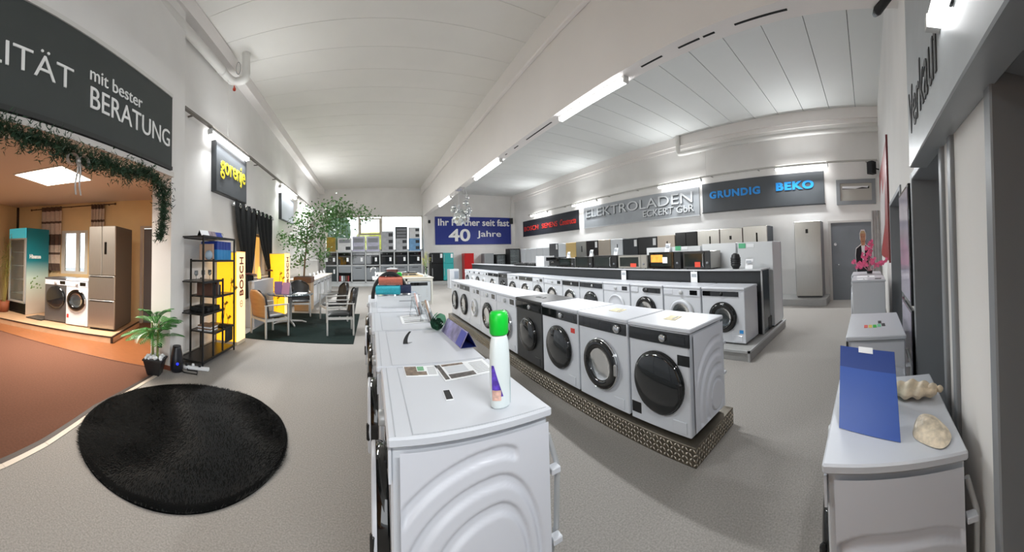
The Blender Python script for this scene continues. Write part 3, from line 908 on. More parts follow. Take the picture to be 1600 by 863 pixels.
fridge('tall single stainless fridge standing free beside the grey door', (8.5, 1.63, ZP), FX, .73, .6, 2.1, STEEL, GREY, 'single', handle='panel')
# row along the far wall
tag(obj('fridge_plinth', B(3.42, 7.4, 18.1, YF - .012, 0, .2, .004), PLINTH), 'grey plinth under the fridges along the far wall', 'plinth')
tag(obj('fridge_plinth', B(7.42, 9.1, 17.35, YF - .26, 0, .2, .004), PLINTH), 'grey plinth under the glass-door coolers in the far corner', 'plinth')
fridge('tall matt black retro fridge under the blue banner', (3.82, 18.15, .2), 0, .7, .6, 1.66, mat('black_retro', '101214', .3), BLACK, 'combi', handle='bar', tagp=True)
fridge('tall turquoise retro fridge under the blue banner', (4.5, 18.15, .2), 0, .62, .6, 1.65, TEAL, TEAL, 'combi', handle='bar', tagp=True)
fridge('red fridge standing alone under the blue banner', (5.79, 18.15, .2), 0, .6, .6, 1.6, RED, RED, 'single', handle=None)
fridge('plain grey fridge right of the red one under the blue banner', (7.08, 18.15, .2), 0, .62, .6, 1.57, mat('plain_grey_front', '85888a', .4), GREY, 'single', handle=None)
def cooler(label, loc, rz, wd, d, h):
    t = thing('glass_door_cooler', label, 'fridge', loc, rz)
    x = wd / 2
    c = MB().box(-x, -x + .04, .04, d, 0, h).box(x - .04, x, .04, d, 0, h).box(-x + .04, x - .04, d - .03, d, 0, h).box(-x + .04, x - .04, .04, d - .03, h - .06, h).box(-x + .04, x - .04, .04, d - .03, 0, .1)
    obj('cabinet', c, BLACK, t, kind=None)
    for i in range(4):
        obj('shelf', B(-x + .05, x - .05, .08, d - .05, .3 + i * (h - .4) / 4, .31 + i * (h - .4) / 4), LGREY, t)
    dr = obj('door', MB().box(-x, -x + .05, 0, .04, 0, h).box(x - .05, x, 0, .04, 0, h).box(-x + .05, x - .05, 0, .04, h - .06, h).box(-x + .05, x - .05, 0, .04, 0, .08), BLACK, t)
    obj('pane', B(-x + .05, x - .05, .015, .022, .08, h - .06), mat('cooler_glass', 'dfe8ea', .03, trans=.9), dr)
    return t
cooler('low black-framed glass-door cooler right of the plain grey fridge', (7.80, 17.95, .2), 0, .64, .58, 1.5)
cooler('tall black-framed glass-door cooler in the far right corner', (8.53, 17.5, .2), 0, .72, .58, 1.82)

# row of white units behind the counter, seen from the back
for i, (y, wd, h) in enumerate(((2.05, .7, 1.56), (2.8, .74, 1.56), (3.56, .7, 1.53), (4.28, .68, 1.53))):
    fridge(['white freezer at the near end behind the black counter, green label on its back', 'white freezer behind the big steel microwave', 'white freezer behind the lit microwave, green label',
            'white freezer behind the steel microwave with red sticker'][i], (6.05, y, .15), PI / 2, wd, .57, h, WHITE, mat('white_back_panel', 'd5d8da', .35), 'single', handle=None, name='freezer', group='white freezers behind the counter')

# ================================================================== SIGNS AND WALL FITTINGS
Z3 = Vector((0, 0, 1))
# -- banner over the opening (visible end of a longer banner)
UO = Vector((-.06, 1, 0)).normalized(); NO = UO.cross(Z3)
def op(y, z, off=0): return Vector((xo(y), y, z)) + NO * off
bn = thing('banner', 'wide anthracite banner with white lettering above the opening to the side room', 'banner', op(2, 2.9))
g = MB(); g.prism([op(-.9, 2.90, .01), op(3.6, 2.90, .01), op(3.6, 2.90, .06), op(-.9, 2.90, .06)], (0, 0, 1.02))
o = obj('fabric', g, SIGN_A); o.parent = bn; o.matrix_parent_inverse = bn.matrix_basis.inverted()
g = MB()
for (z0, z1) in ((2.86, 2.91), (3.91, 3.96)):
    g = MB(); g.prism([op(-.9, z0, .0), op(3.6, z0, .0), op(3.6, z0, .075), op(-.9, z0, .075)], (0, 0, z1 - z0))
    o = obj('frame_rail', g, mat('sign_frame_dark', '2e3030', .5) if z0 < 3 else PIPEW); o.parent = bn; o.matrix_parent_inverse = bn.matrix_basis.inverted()
lettering('QUALITÄT', op(.02, 3.22, .062), UO, Z3, 1.78, .31, TXT_W, bn, bold=-.006)
lettering('mit bester', op(2.02, 3.47, .062), UO, Z3, .88, .145, TXT_W, bn)
lettering('BERATUNG', op(2.03, 3.17, .062), UO, Z3, 1.50, .235, TXT_W, bn)
struct('trim_7', MB().prism([op(-3, 2.78, 0), op(3.68, 2.78, 0), op(3.68, 2.78, .05), op(-3, 2.78, .05)], (0, 0, .07)), mat('white_lintel_trim', 'd9d5d0', .5))

# -- square signs on the left wall
UL = Vector((-.014, 1, 0)).normalized(); NL = UL.cross(Z3)
def lp(y, z, off=0): return Vector((xl(y), y, z)) + NL * off
def lsign(label, y0, y1, z0, z1, m):
    t = thing('wall_sign', label, 'sign', lp(y0, z0))
    g = MB(); g.prism([lp(y0, z0, .0), lp(y1, z0, .0), lp(y1, z0, .10), lp(y0, z0, .10)], (0, 0, z1 - z0))
    o = obj('box', g, mat('sign_edge_dark', '24272a', .4)); o.parent = t; o.matrix_parent_inverse = t.matrix_basis.inverted()
    g = MB(); g.prism([lp(y0 + .02, z0 + .02, .10), lp(y1 - .02, z0 + .02, .10), lp(y1 - .02, z0 + .02, .106), lp(y0 + .02, z0 + .02, .106)], (0, 0, z1 - z0 - .04))
    o = obj('face', g, m); o.parent = t; o.matrix_parent_inverse = t.matrix_basis.inverted()
    return t
s1 = lsign('square slate sign with yellow lettering on the left wall', 5.2, 6.75, 2.88, 3.86, SIGN_B)
lettering('gorenje', lp(5.38, 3.17, .107), UL, Z3, 1.26, .46, TXT_Y, s1, bold=.012)
lsign('blank silver sign panel under the second tube lamp of the left wall', 9.8, 11.5, 2.9, 3.76, SIGN_SIL)

# -- blue banner on the far wall
bb_ = thing('blue_banner', 'big blue banner with white lettering on the far wall', 'banner', (6.5, YF - .03, 2.3))
def fpart(name, mb, m, par):
    o = obj(name, mb, m); o.parent = par; o.matrix_parent_inverse = par.matrix_basis.inverted(); return o
fpart('fabric', B(3.86, 8.95, YF - .05, YF - .005, 2.36, 4.08), SIGN_BLUE, bb_)
lettering('Ihr Partner seit fast', (4.05, YF - .051, 3.52), (1, 0, 0), Z3, 4.75, .44, TXT_W, bb_, bold=.018)
lettering('40', (4.7, YF - .051, 2.55), (1, 0, 0), Z3, 1.4, .78, TXT_W, bb_, bold=.022)
lettering('Jahre', (6.55, YF - .051, 2.72), (1, 0, 0), Z3, 1.65, .50, TXT_W, bb_, bold=.012)

# -- three signs on the right wall
UR = Vector((0, -1, 0))
def rsign(label, y0, y1, z0, z1, m, th=.04):
    t = thing('wall_sign', label, 'sign', (XR - .02, y0, z0))
    fpart('panel', B(XR - th, XR - .003, y0, y1, z0, z1, .004), m, t)
    fpart('frame', MB().box(XR - th - .008, XR - .003, y0 - .02, y1 + .02, z0 - .03, z0), mat('sign_edge_dark', '24272a', .4) if m != SIGN_SIL else LGREY, t)
    return t
def rtext(txt, yl, z, wd, h, m, t, **k): lettering(txt, (XR - .046, yl, z), UR, Z3, wd, h, m, t, **k)
t = rsign('black sign with three red brand words on the right wall near the far corner', 11.75, 17.4, 2.77, 3.68, SIGN_DARK)
rtext('BOSCH', 17.2, 3.06, 1.7, .27, TXT_R, t, bold=.006)
rtext('SIEMENS', 15.1, 3.06, 1.55, .27, TXT_R, t)
rtext('Constructa', 13.3, 3.06, 1.35, .30, TXT_R, t, bold=.006, shear=.25)
t = rsign('long silver sign with raised silver shop lettering on the right wall', 5.3, 11.35, 2.77, 3.70, SIGN_SIL)
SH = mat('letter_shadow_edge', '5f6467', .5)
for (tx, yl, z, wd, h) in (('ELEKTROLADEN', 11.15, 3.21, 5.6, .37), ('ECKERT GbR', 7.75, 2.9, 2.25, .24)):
    lettering(tx, (XR - .043, yl - .012, z - .02), UR, Z3, wd, h, SH, t, bold=.02, thick=.01)  # dark offset copy of the letters, painted as their shadow
    lettering(tx, (XR - .053, yl, z), UR, Z3, wd, h, TXT_S, t, bold=.0, thick=.02)
t = rsign('long anthracite banner with two blue brand words on the right wall', 1.2, 5.18, 2.82, 3.76, SIGN_B)
rtext('GRUNDIG', 4.9, 3.24, 1.75, .24, TXT_B, t, bold=.05, spacing=1.15)
rtext('BEKO', 2.65, 3.27, 1.15, .25, TXT_B, t, bold=.05, spacing=1.15)

# -- slanting silver sales sign on the back wall
vs = thing('sales_sign', 'thick silver sales sign with black lettering on the wall above the grey doors', 'sign', (1.5, YB, 2.1))
VY = -.285
fpart('box', B(-.3, 2.02, YB, VY, 2.08, 3.3, .006), mat('brushed_silver_sign', 'a9adaf', .4, metal=.3, noise=.06, scale=5), vs)
lettering('Verkauf', (1.95, VY + .001, 2.25), (-1, 0, 0), Z3, .80, .26, TXT_K, vs, bold=.0, thick=.004)
lettering('I', (.96, VY + .001, 2.33), (-1, 0, 0), Z3, .03, .27, TXT_K, vs, bold=.01)

# -- red and white wall poster behind the pink blossoms
ps = thing('wall_poster', 'tall red and pale grey poster on the wall beside the pink blossoms', 'poster', (7, YB, 1.3))
fpart('sheet', B(5.5, 8.7, YB + .002, YB + .02, 1.28, 3.45), mat('poster_red', '9a3a38', .45, noise=.15, scale=1.2), ps)
fpart('printed_shape', MB().prism([(8.65, YB + .021, 1.4), (6.6, YB + .021, 2.0), (6.2, YB + .021, 2.9), (7.2, YB + .021, 2.7), (7.6, YB + .021, 3.2), (8.65, YB + .021, 2.7)], (0, .002, 0)), mat('poster_grey', 'b7b1b0', .5, noise=.1, scale=2), ps)
fpart('edge', B(5.44, 5.5, YB, YB + .035, 1.26, 3.47), mat('poster_edge', '6b2a2b', .5), ps)
# pale grey curtain-like strip in the corner
tag(obj('corner_banner', MB().grid(lambda u, v: (XR - .06 - .02 * math.sin(u * 20), -.14 - u * .24, .6 + v * 1.95), 24, 2), mat('pale_grey_fabric', 'a9a5a3', .8, noise=.1, scale=6)), 'pale grey fabric strip hanging in the corner beside the grey door', 'banner')
# -- glass display panels between the back doors
dp = thing('glazed_divider', 'dark-framed pale violet glass panels standing between the two grey door recesses', 'panel', (3.0, YB, 0))
for (z0, z1) in ((.05, 1.0), (1.04, 2.12)):
    fpart('frame', MB().box(2.74, 3.5, YB + .002, YB + .035, z0, z1, .004), BLACKG, dp)
    fpart('pane', MB().box(2.77, 3.47, YB + .035, YB + .04, z0 + .03, z1 - .03), mat('violet_pane', 'b9b3c4', .12, noise=.08, scale=3), dp)
# -- ventilation hatch, speakers, camera
vt = thing('wall_hatch', 'square grey framed hatch with torn slot above the grey door', 'hatch', (XR, .3, 2.7))
g = MB()
for (a, b, c, dd) in ((-.28, .85, 3.36, 3.47), (-.28, .85, 2.75, 2.86), (-.28, -.17, 2.86, 3.36), (.74, .85, 2.86, 3.36)):
    g.box(XR - .05, XR, a, b, c, dd)
fpart('frame', g, FRAMEG, vt)
fpart('panel', B(XR - .02, XR - .002, -.17, .74, 2.86, 3.36), mat('hatch_panel', 'b3b0a8', .5), vt)
fpart('slot', B(XR - .024, XR - .019, -.1, .68, 3.2, 3.27), BLACK, vt)
fpart('torn_strip', MB().prism([(XR - .03, .68, 3.22), (XR - .03, .3, 3.2), (XR - .03, .1, 3.24), (XR - .03, -.05, 3.22), (XR - .03, -.08, 3.27), (XR - .03, .68, 3.28)], (.004, 0, 0)), PAPER, vt)
def speaker(label, loc, rz, s=1):
    t = thing('speaker', label, 'speaker', loc, rz)
    g = MB().prism([(-.1 * s, 0, -.17 * s), (.1 * s, 0, -.17 * s), (.07 * s, .2 * s, -.17 * s), (-.07 * s, .2 * s, -.17 * s)], (0, 0, .34 * s))
    obj('cabinet', g, BLACK, t)
    obj('grille', B(-.085 * s, .085 * s, -.012, 0, -.15 * s, .15 * s), mat('speaker_grille', '222426', .8), t)
    obj('bracket', MB().tube([(0, .18 * s, 0), (0, .40 * s, 0)], .02, 8), BLACK, t)
speaker('black speaker in the corner above the red poster', (8.78, -.12, 3.72), R_(-135), 1)
speaker('small black speaker in the far corner at the end of the blue banner', (8.82, 18.5, 3.85), R_(-30), 1.1)
speaker('tiny dark speaker at the far end of the beam beside the blue banner', (3.5, 18.62, 3.75), R_(20), .55)
cm_ = thing('surveillance_camera', 'black wall camera at the top right under the ceiling', 'camera', (3.2, YB, 4.1))
g = MB().lathe([(0, 0), (.045, 0), (.05, .02), (.05, .2), (.035, .24), (0, .24)], (0, 0, 0), 'x', 16)
g.xf(Matrix.Translation((.0, .1, .0)) @ Matrix.Rotation(R_(35), 4, 'Z') @ Matrix.Rotation(R_(12), 4, 'Y'))
obj('housing', g, BLACK, cm_)
obj('bracket', MB().tube([(.02, 0, .06), (.02, .07, .05), (.06, .13, .02)], .02, 8).lathe([(.05, 0), (.05, .012), (0, .012)], (.02, .012, .06), '-y', 14), BLACK, cm_)
obj('lens', MB().sphere((.2, .24, -.05), .03), mat('lens_glass', '9aa4aa', .05), cm_)

# -- pipes
pi_ = thing('heating_pipe', 'thick white pipe along the upper left wall turning up into the ceiling', 'pipe', (xl(4), 4, 5.3))
def fp2(name, pts, r, m, par, n=10): return fpart(name, MB().tube(pts, r, n), m, par)
xp_ = xl(5) + .13
fp2('pipe', [(xp_ - .0, -4.5, 5.28), (xp_, 5.6, 5.28), (xp_ + .02, 5.76, 5.28), (xp_ + .08, 5.85, 5.28), (xp_ + .22, 5.86, 5.28), (xp_ + .29, 5.86, 5.31), (xp_ + .31, 5.86, 5.4), (xp_ + .31, 5.86, ZL)], .085, PIPEW, pi_, 14)
for k in range(3): fpart('clamp', MB().lathe([(.095, 0), (.095, .03), (.085, .03)], (0, 0, 0), '-y', 14).box(-.12, -.08, -.03, 0, -.015, .015).xf(Matrix.Translation((xp_, 1.2 + k * 2.1, 5.28))), PIPEW, pi_)
fpart('wire_loop', MB().tube([(xp_ + .16 + .05 * math.sin(a), 5.8, 5.52 + .13 * math.cos(a)) for a in [k * .55 for k in range(13)]], .006, 5), mat('grey_wire', '77777a', .5), pi_)
fpart('red_cap', MB().lathe([(.03, 0), (.035, .02), (.03, .05), (0, .05)], (xp_ + .05, 5.84, 5.10), 'z', 12).box(xp_ + .04, xp_ + .06, 5.83, 5.85, 5.14, 5.21), mat('red_cap', 'c2452c', .5), pi_)
pr = thing('heating_pipe', 'white pipe running along the top of the right wall with an elbow into the ceiling', 'pipe', (XR, 2, 4.8))
xq = XR - .2
fp2('pipe', [(xq, YB, 4.83), (xq, 5.75, 4.86), (xq, 5.93, 4.88), (xq, 5.98, 4.98), (xq, 5.98, ZR)], .075, PIPEW, pr, 12)
for k in range(4): fpart('clamp', B(xq, XR, .1 + k * 1.7, .13 + k * 1.7, 4.82, 4.85), PIPEW, pr)
dp2 = thing('drain_pipe', 'thin pale vertical pipe with junction box beside the black shelf', 'pipe', (xl(4.1), 4.1, 0))
fp2('pipe', [(xl(4.1) + .03, 4.12, 1.15), (xl(4.1) + .03, 4.12, 3.85)], .018, PIPEW, dp2, 8)
fpart('junction_box', B(xl(4.1), xl(4.1) + .05, 4.08, 4.17, 3.78, 3.9, .004), PIPEW, dp2)
fpart('wire', MB().tube([(xl(4.1) + .025, 4.12, 3.1 - i * .3) for i in range(8)], .006, 5), BLACK, dp2)
sw_ = thing('wall_switch', 'white double switch low on the pillar beside the black shelf', 'switch', (xl(4.1), 4.12, 1.1))
for (z, m) in ((1.02, PAPER), (1.11, PAPER)): fpart('rocker', B(xl(4.1) + .0, xl(4.1) + .03, 4.08, 4.17, z, z + .08, .004), m, sw_)
fpart('plug', MB().box(xl(4.1) + .03, xl(4.1) + .07, 4.1, 4.15, 1.03, 1.08, .01), BLACK, sw_)
c_ = MB().tube([(xl(4.1) + .05, 4.12, 1.03), (xl(4.1) + .04, 4.1, .8), (xl(4.1) + .05, 4.08, .62), (xl(4.1) + .03, 4.12, .45), (xl(4.1) + .08, 4.0, .3), (-2.7, 3.86, .28)], .007, 6)
tag(obj('wall_cable', c_, BLACK), 'black cord hanging from the wall switch to the dark vase', 'cord')
for (y, x, z0, z1, lb) in ((5.6, xl(5.6) + .16, 3.99, 5.25, 'thin wire holding the left wall rail under the white pipe'), (4.9, 8.9, 3.95, 4.95, 'thin wire above the meeting of silver and blue lettered signs')):
    tag(obj('suspension_wire', MB().tube([(x, y, z0), (x, y, z1)], .005, 5), PIPEW), lb, 'wire')

# ================================================================== SIDE ROOM
RP = RZP
fr = fridge('big stainless french-door fridge with two drawers on the platform', pp(.43, .40), RP, .60, 1.0, 2.13, STEEL, mat('taupe_side', '575350', .45), 'french', group=None)
obj('display', MB().box(.06, .11, -.004, .004, 1.55, 1.8), BLACKG, fr)
washer('white front loader with a steel-rimmed door beside the french-door fridge', pp(1.04, .47), RP, wd=.55, d=.6, h=1.0, panel='display', door='chromebowl', R=.23, cz=.55, drawer=False, tags=[(-.22, .2, .05, .08, ST_R)])
washer('dark silver front loader beside the turquoise-sided cooler in the side room', pp(1.64, .56), RP, wd=.62, d=.6, h=1.0, body='silver', panel='display', door='black', R=.25, cz=.56, drawer=False)
hc = thing('beverage_cooler', 'tall beverage cooler with turquoise printed side and glass front in the side room', 'fridge', pp(2.70, .72, .12), R_(11))
HC = 2.2
# local: front faces -y, side faces +x ; origin at the near corner (x = 0 right edge)
TEALP = mat('printed_teal', '1f8c95', .35)
nt = TEALP.node_tree
tc = nt.nodes.new('ShaderNodeTexCoord'); sp = nt.nodes.new('ShaderNodeSeparateXYZ'); rp = nt.nodes.new('ShaderNodeValToRGB'); mr = nt.nodes.new('ShaderNodeMapRange')
nt.links.new(tc.outputs['Object'], sp.inputs[0]); nt.links.new(sp.outputs['Z'], mr.inputs[0])
mr.inputs[1].default_value = 0; mr.inputs[2].default_value = HC
nt.links.new(mr.outputs[0], rp.inputs[0])
rp.color_ramp.elements[0].color = lin('b8a999'); rp.color_ramp.elements[0].position = .12
e = rp.color_ramp.elements.new(.42); e.color = lin('b9cbbf')
rp.color_ramp.elements[-1].color = lin('127783'); rp.color_ramp.elements[-1].position = .62
nt.links.new(rp.outputs[0], nt.nodes['Principled BSDF'].inputs['Base Color'])
WC, DC = .70, .80
obj('cabinet', MB().box(-WC, -WC + .04, .05, DC, 0, HC).box(-.04, 0, .05, DC, 0, HC).box(-WC, 0, DC - .04, DC, 0, HC).box(-WC, 0, .05, DC, HC - .3, HC).box(-WC, 0, .05, DC, 0, .3), BLACK, hc)
obj('printed_side', MB().box(0, .006, .05, DC, .0, HC), TEALP, hc)
obj('bottle_print', MB().lathe([(.05, .5), (.055, .8), (.03, .95), (.02, 1.15), (0, 1.15)], (.006, .34, 0), 'z', 8).xf(Matrix.Scale(.08, 4, (1, 0, 0))), mat('print_grey_green', '56726a', .5), hc)
g = MB()
for k in range(16):
    a = random.uniform(-1, 1); q = (.008, .34 + a * .18, .75 + random.uniform(-.12, .22))
    g.prism([q, (q[0], q[1] + .03, q[2] + .03), (q[0], q[1] + .06, q[2] + .01), (q[0], q[1] + .03, q[2] - .015)], (.001, 0, 0))
obj('leaf_print', g, mat('print_leaf', '5e7f3c', .5), hc, kind='stuff')
for i in range(4): obj('shelf', B(-WC + .05, -.05, .1, DC - .06, .5 + i * .36, .51 + i * .36), mat('white_wire', 'd8dde0', .4), hc)
dr = obj('door', MB().box(-WC, -WC + .05, 0, .045, .3, HC - .28).box(-.05, 0, 0, .045, .3, HC - .28).box(-WC, 0, 0, .045, HC - .3, HC - .26).box(-WC, 0, 0, .045, .28, .33), LGREY, hc)
obj('pane', B(-WC + .05, -.05, .02, .028, .33, HC - .3), mat('cooler_glass', 'dfe8ea', .03, trans=.9), dr)
obj('header_panel', B(-WC, -.02, .0, .05, HC - .26, HC), mat('header_cyan', '46b7c6', .3, emit=.35), hc)
obj('interior_light', B(-WC + .06, -.06, DC - .06, DC - .045, .4, HC - .34), mat('cooler_interior', 'cfd9dc', .5, emit=.5), hc)
for i in range(6): obj('base_louvre', B(-WC + .02, -.02, .03, .05, .04 + i * .04, .06 + i * .04), BLACK, hc)
lettering('Hisense', hc.matrix_basis @ Vector((.007, .14, 1.42)), hc.matrix_basis.to_3x3() @ Vector((0, 1, 0)), Z3, .38, .11, TXT_W, hc, bold=.03)
tag(obj('glass_tray', MB().prism([pp(1.96, .45, .121), pp(2.45, .5, .121), pp(2.4, .9, .121), pp(1.96, .9, .121)], (0, 0, .02)), mat('dark_tray', '2a2c2e', .2)), 'dark flat tray lying beside the turquoise-sided cooler', 'tray')
# curtains on a rod
rod = thing('curtain_rod', 'thin dark curtain rod above the side room window', 'curtain rod', wp(3, 2.93, .1))
def wpart(name, mb, m, par): return fpart(name, mb, m, par)
wpart('rod', MB().tube([wp(4.15, 2.93, .09), wp(1.62, 2.97, .09)], .014, 8), TERRA, rod)
for s in (4.15, 1.62): wpart('finial', MB().sphere(wp(s, 2.93 if s > 3 else 2.97, .09), .03), TERRA, rod)
for s in (4.0, 2.9, 1.8): wpart('bracket', MB().tube([wp(s, 2.95, .0), wp(s, 2.95, .09)], .01, 6), TERRA, rod)
def scurtain(label, s0, s1, z0, tie):
    t = thing('curtain', label, 'curtain', wp((s0 + s1) / 2, z0, .1))
    ztop = 2.98
    bands = [(ztop, 2.86, 1), (2.86, 2.58, 0), (2.58, 2.52, 1), (2.52, 2.22, 0), (2.22, 1.92, 1), (1.92, 1.72, 0), (1.72, 1.66, 1), (1.66, 1.42, 0), (1.42, z0, 1)]
    def f(u, z):
        k = 0
        if tie: k = max(0, (1.9 - z) / .75)
        c = (s0 + s1) / 2
        s = s0 + (s1 - s0) * u
        s = c + (s - c) * (1 - .35 * min(1, k)) - .12 * min(1, k) ** 2
        return wp(s, z, .09 + .04 * math.sin(u * 28))
    for (a, b, dk) in bands:
        if a <= z0: continue
        b = max(b, z0)
        g = MB(); g.grid(lambda u, v: f(u, a + (b - a) * v), 40, 4)
        wpart('band', g, mat('curtain_brown', '5f4a3d', .8, noise=.1, scale=20) if dk else mat('curtain_cream', 'cdb9a6', .8, noise=.08, scale=20), t)
scurtain('cream and brown banded curtain tied back left of the side room window', 3.8, 3.15, 1.22, True)
scurtain('cream and brown banded curtain hanging behind the french-door fridge', 2.28, 1.9, .9, False)
# garland with bow
ga = thing('fir_garland', 'green artificial fir garland draped along the top of the side room opening', 'garland', op(2, 2.6))
GP = [(-.2, 2.86), (.5, 2.80), (1.02, 2.69), (1.41, 2.67), (1.88, 2.60), (2.44, 2.62), (2.98, 2.66), (3.28, 2.62), (3.38, 2.45), (3.36, 2.2), (3.34, 2.0), (3.28, 1.88)]
gm = MB(); rnd = random.Random(3)
wire = []
for (a, b) in zip(GP, GP[1:]):
    n = int(math.hypot(b[0] - a[0], b[1] - a[1]) / .0026)
    for i in range(n):
        q = i / n
        y = a[0] + (b[0] - a[0]) * q; z = a[1] + (b[1] - a[1]) * q
        thin = .55 if z < 2.3 else 1
        base = op(y, z + .02 * math.sin(y * 9), .07)
        # a sprig: short twig with needles
        dv = Vector((rnd.uniform(-.4, 1), rnd.uniform(-1, 1), rnd.uniform(-1, .8))).normalized() * rnd.uniform(.08, .2) * thin
        for k in range(6):
            p = base + dv * (k / 5)
            nd = (dv.normalized() * .5 + Vector((rnd.uniform(-1, 1), rnd.uniform(-1, 1), rnd.uniform(-1, 1)))).normalized() * .06
            sd = nd.cross(Vector((rnd.uniform(-1, 1), rnd.uniform(-1, 1), rnd.uniform(-1, 1)))).normalized() * .007
            gm.add([p - sd, p + sd, p + nd], [(0, 1, 2)])
fpart('needles', gm, FIR, ga)['kind'] = 'stuff'
fpart('wire', MB().tube([op(y, z, .07) for y, z in GP], .012, 6), FIR, ga)
bw = thing('ribbon_bow', 'silver grey ribbon bow with long tails hanging on the fir garland', 'bow', op(1.8, 2.5, .16))
BWM = mat('silver_ribbon', 'b4b0ac', .35, metal=.3)
for sg in (-1, 1):
    g = MB()
    def loop(u, v):
        a = u * 2 * PI
        return op(1.8 + sg * (.07 + .065 * -math.cos(a)) , 2.52 + .055 * math.sin(a) + .02, .16 + (v - .5) * .05)
    g.grid(loop, 20, 1)
    fpart('loop', g, BWM, bw)
    g = MB(); g.grid(lambda u, v: op(1.8 + sg * (.012 + .02 * v) + (u - .5) * .022, 2.52 - .32 * v, .165 + .012 * math.sin(v * 7)), 1, 12)
    fpart('tail', g, BWM, bw)
fpart('knot', MB().sphere(op(1.8, 2.53, .165), .025), BWM, bw)
# bamboo and green can at the left edge
bp = thing('bamboo_plant', 'tall thin yellowish bamboo at the left edge of the side room', 'plant', (-7.75, 3.35, .12))
rnd = random.Random(5)
obj('pot', MB().lathe([(0, 0), (.14, 0), (.18, .28), (.165, .28), (.15, .25), (0, .25)], (0, 0, 0), 'z', 18), mat('terracotta', '8a4a2c', .7), bp)
g = MB(); lf = MB()
for k in range(9):
    x, y = rnd.uniform(-.1, .1), rnd.uniform(-.1, .1)
    tx, ty = x * 3 + rnd.uniform(-.1, .1), y * 3
    H = rnd.uniform(1.5, 2.1)
    g.tube([(x, y, .25), (x + (tx - x) * .4, y + (ty - y) * .4, H * .5), (tx, ty, H)], [.008, .007, .004], 5)
    for q in range(26):
        z = rnd.uniform(.5, 1); p = Vector((x + (tx - x) * z, y + (ty - y) * z, H * z))
        a = rnd.uniform(0, 2 * PI); d_ = Vector((math.cos(a), math.sin(a), rnd.uniform(-.8, .3))) * rnd.uniform(.12, .2); s_ = d_.cross(Z3).normalized() * .009
        lf.add([p, p + d_ * .4 + s_, p + d_, p + d_ * .4 - s_], [(0, 1, 2, 3)])
obj('canes', g, mat('bamboo_cane', '9a8a4a', .5), bp)
obj('leaves', lf, mat('bamboo_leaf', '8f9246', .5, noise=.2, scale=5), bp, kind='stuff')
wc = thing('watering_can', 'bright green watering can on the platform at the left edge', 'watering can', pp(3.42, .35))
obj('can', MB().lathe([(0, 0), (.1, 0), (.11, .04), (.09, .2), (.06, .24), (0, .24)], (0, 0, 0), 'z', 16), GREEN, wc)
obj('spout', MB().tube([(.09, 0, .06), (.18, 0, .2), (.22, 0, .3)], [.02, .015, .012], 8), GREEN, wc)
obj('handle', MB().tube([(-.08, 0, .2), (-.15, 0, .26), (-.14, 0, .1), (-.1, 0, .06)], .012, 7), GREEN, wc)
tag(obj('outdoor_shrub', MB().sphere((-9.5, 12, 1.5), 1.6, 16, 10).sphere((-8, 13, 1.2), 1.3, 14, 8), mat('outdoor_green', '7d9a5a', .8, noise=.3, scale=3)), 'green shrub outside the side room window', 'shrub')
tag(obj('outdoor_hedge', MB().box(-1.15, .95, 24, 25, -.1, 3.6, .2), mat('yellow_green_hedge', 'a4a848', .8, noise=.3, scale=4)), 'yellow green hedge outside the far window', 'hedge')
tag(obj('outdoor_tree', MB().sphere((-2.55, 24, 3.6), 1.0, 14, 10, (1, 1, 1.6)).tube([(-2.55, 24, -.1), (-2.55, 24, 2.5)], .15, 8), mat('dark_conifer', '2f4a34', .8, noise=.3, scale=4)), 'dark green tree outside the left part of the far window', 'tree')

# ================================================================== SEATING CORNER
RUG = (-1.69, 2.51)
def fur_rug():
    mb = MB(); rnd = random.Random(11)
    ang = math.atan2(1.0, -.62)
    ca, sa = math.cos(ang), math.sin(ang)
    def P(r, a, z):
        x, y = 1.00 * r * math.cos(a), .96 * r * math.sin(a)
        return (RUG[0] + x * ca - y * sa, RUG[1] + x * sa + y * ca, z)
    def hgt(x, y): return .03 + .012 * math.sin(x * 7 + 2 * math.sin(y * 5)) * math.sin(y * 6 + 1.5 * math.sin(x * 4))
    nr, na = 40, 120
    vs = [P(0, 0, .035)]; fs = []
    for i in range(1, nr + 1):
        for k in range(na):
            p = P(i / nr, 2 * PI * k / na, 0)
            z = hgt(p[0], p[1]) * (1 if i < nr else .3)
            vs.append((p[0], p[1], z))
    for k in range(na): fs.append((0, 1 + k, 1 + (k + 1) % na))
    for i in range(nr - 1):
        for k in range(na):
            a = 1 + i * na; fs.append((a + k, a + (k + 1) % na, a + na + (k + 1) % na, a + na + k))
    mb.add(vs, fs, True)
    n = len(vs); mb.add([P(1, 2 * PI * k / na, .001) for k in range(na)], [tuple(range(na))])
    # pile tufts
    tf = MB()
    for q in range(26000):
        r = math.sqrt(rnd.random()) * 1.005; a = rnd.uniform(0, 2 * PI)
        p = P(r, a, 0); z = hgt(p[0], p[1]) * (1 if r < .97 else .5)
        fl = 2.2 * math.sin(p[0] * 3.1 + 1.3 * math.sin(p[1] * 2.3)) + rnd.uniform(-.6, .6)
        d_ = Vector((math.cos(fl) * .032, math.sin(fl) * .032, rnd.uniform(.006, .02)))
        s_ = Vector((-d_.y, d_.x, 0)).normalized() * .004
        c = Vector((p[0], p[1], z - .004))
        tf.add([c - s_, c + s_, c + d_], [(0, 1, 2)])
    return mb, tf
rb, rt = fur_rug()
ro = tag(obj('round_rug', rb, RUGK), 'round black fur rug lying on the grey carpet', 'rug')
obj('pile', rt, mat('black_pile', '060808', .65, noise=.5, scale=5, spec=.25), ro, kind='stuff')
tag(obj('seating_rug', B(-2.62, -.36, 5.93, 9.1, 0, .012, .003), RUGD), 'dark rectangular rug under the round table and armchairs', 'rug')

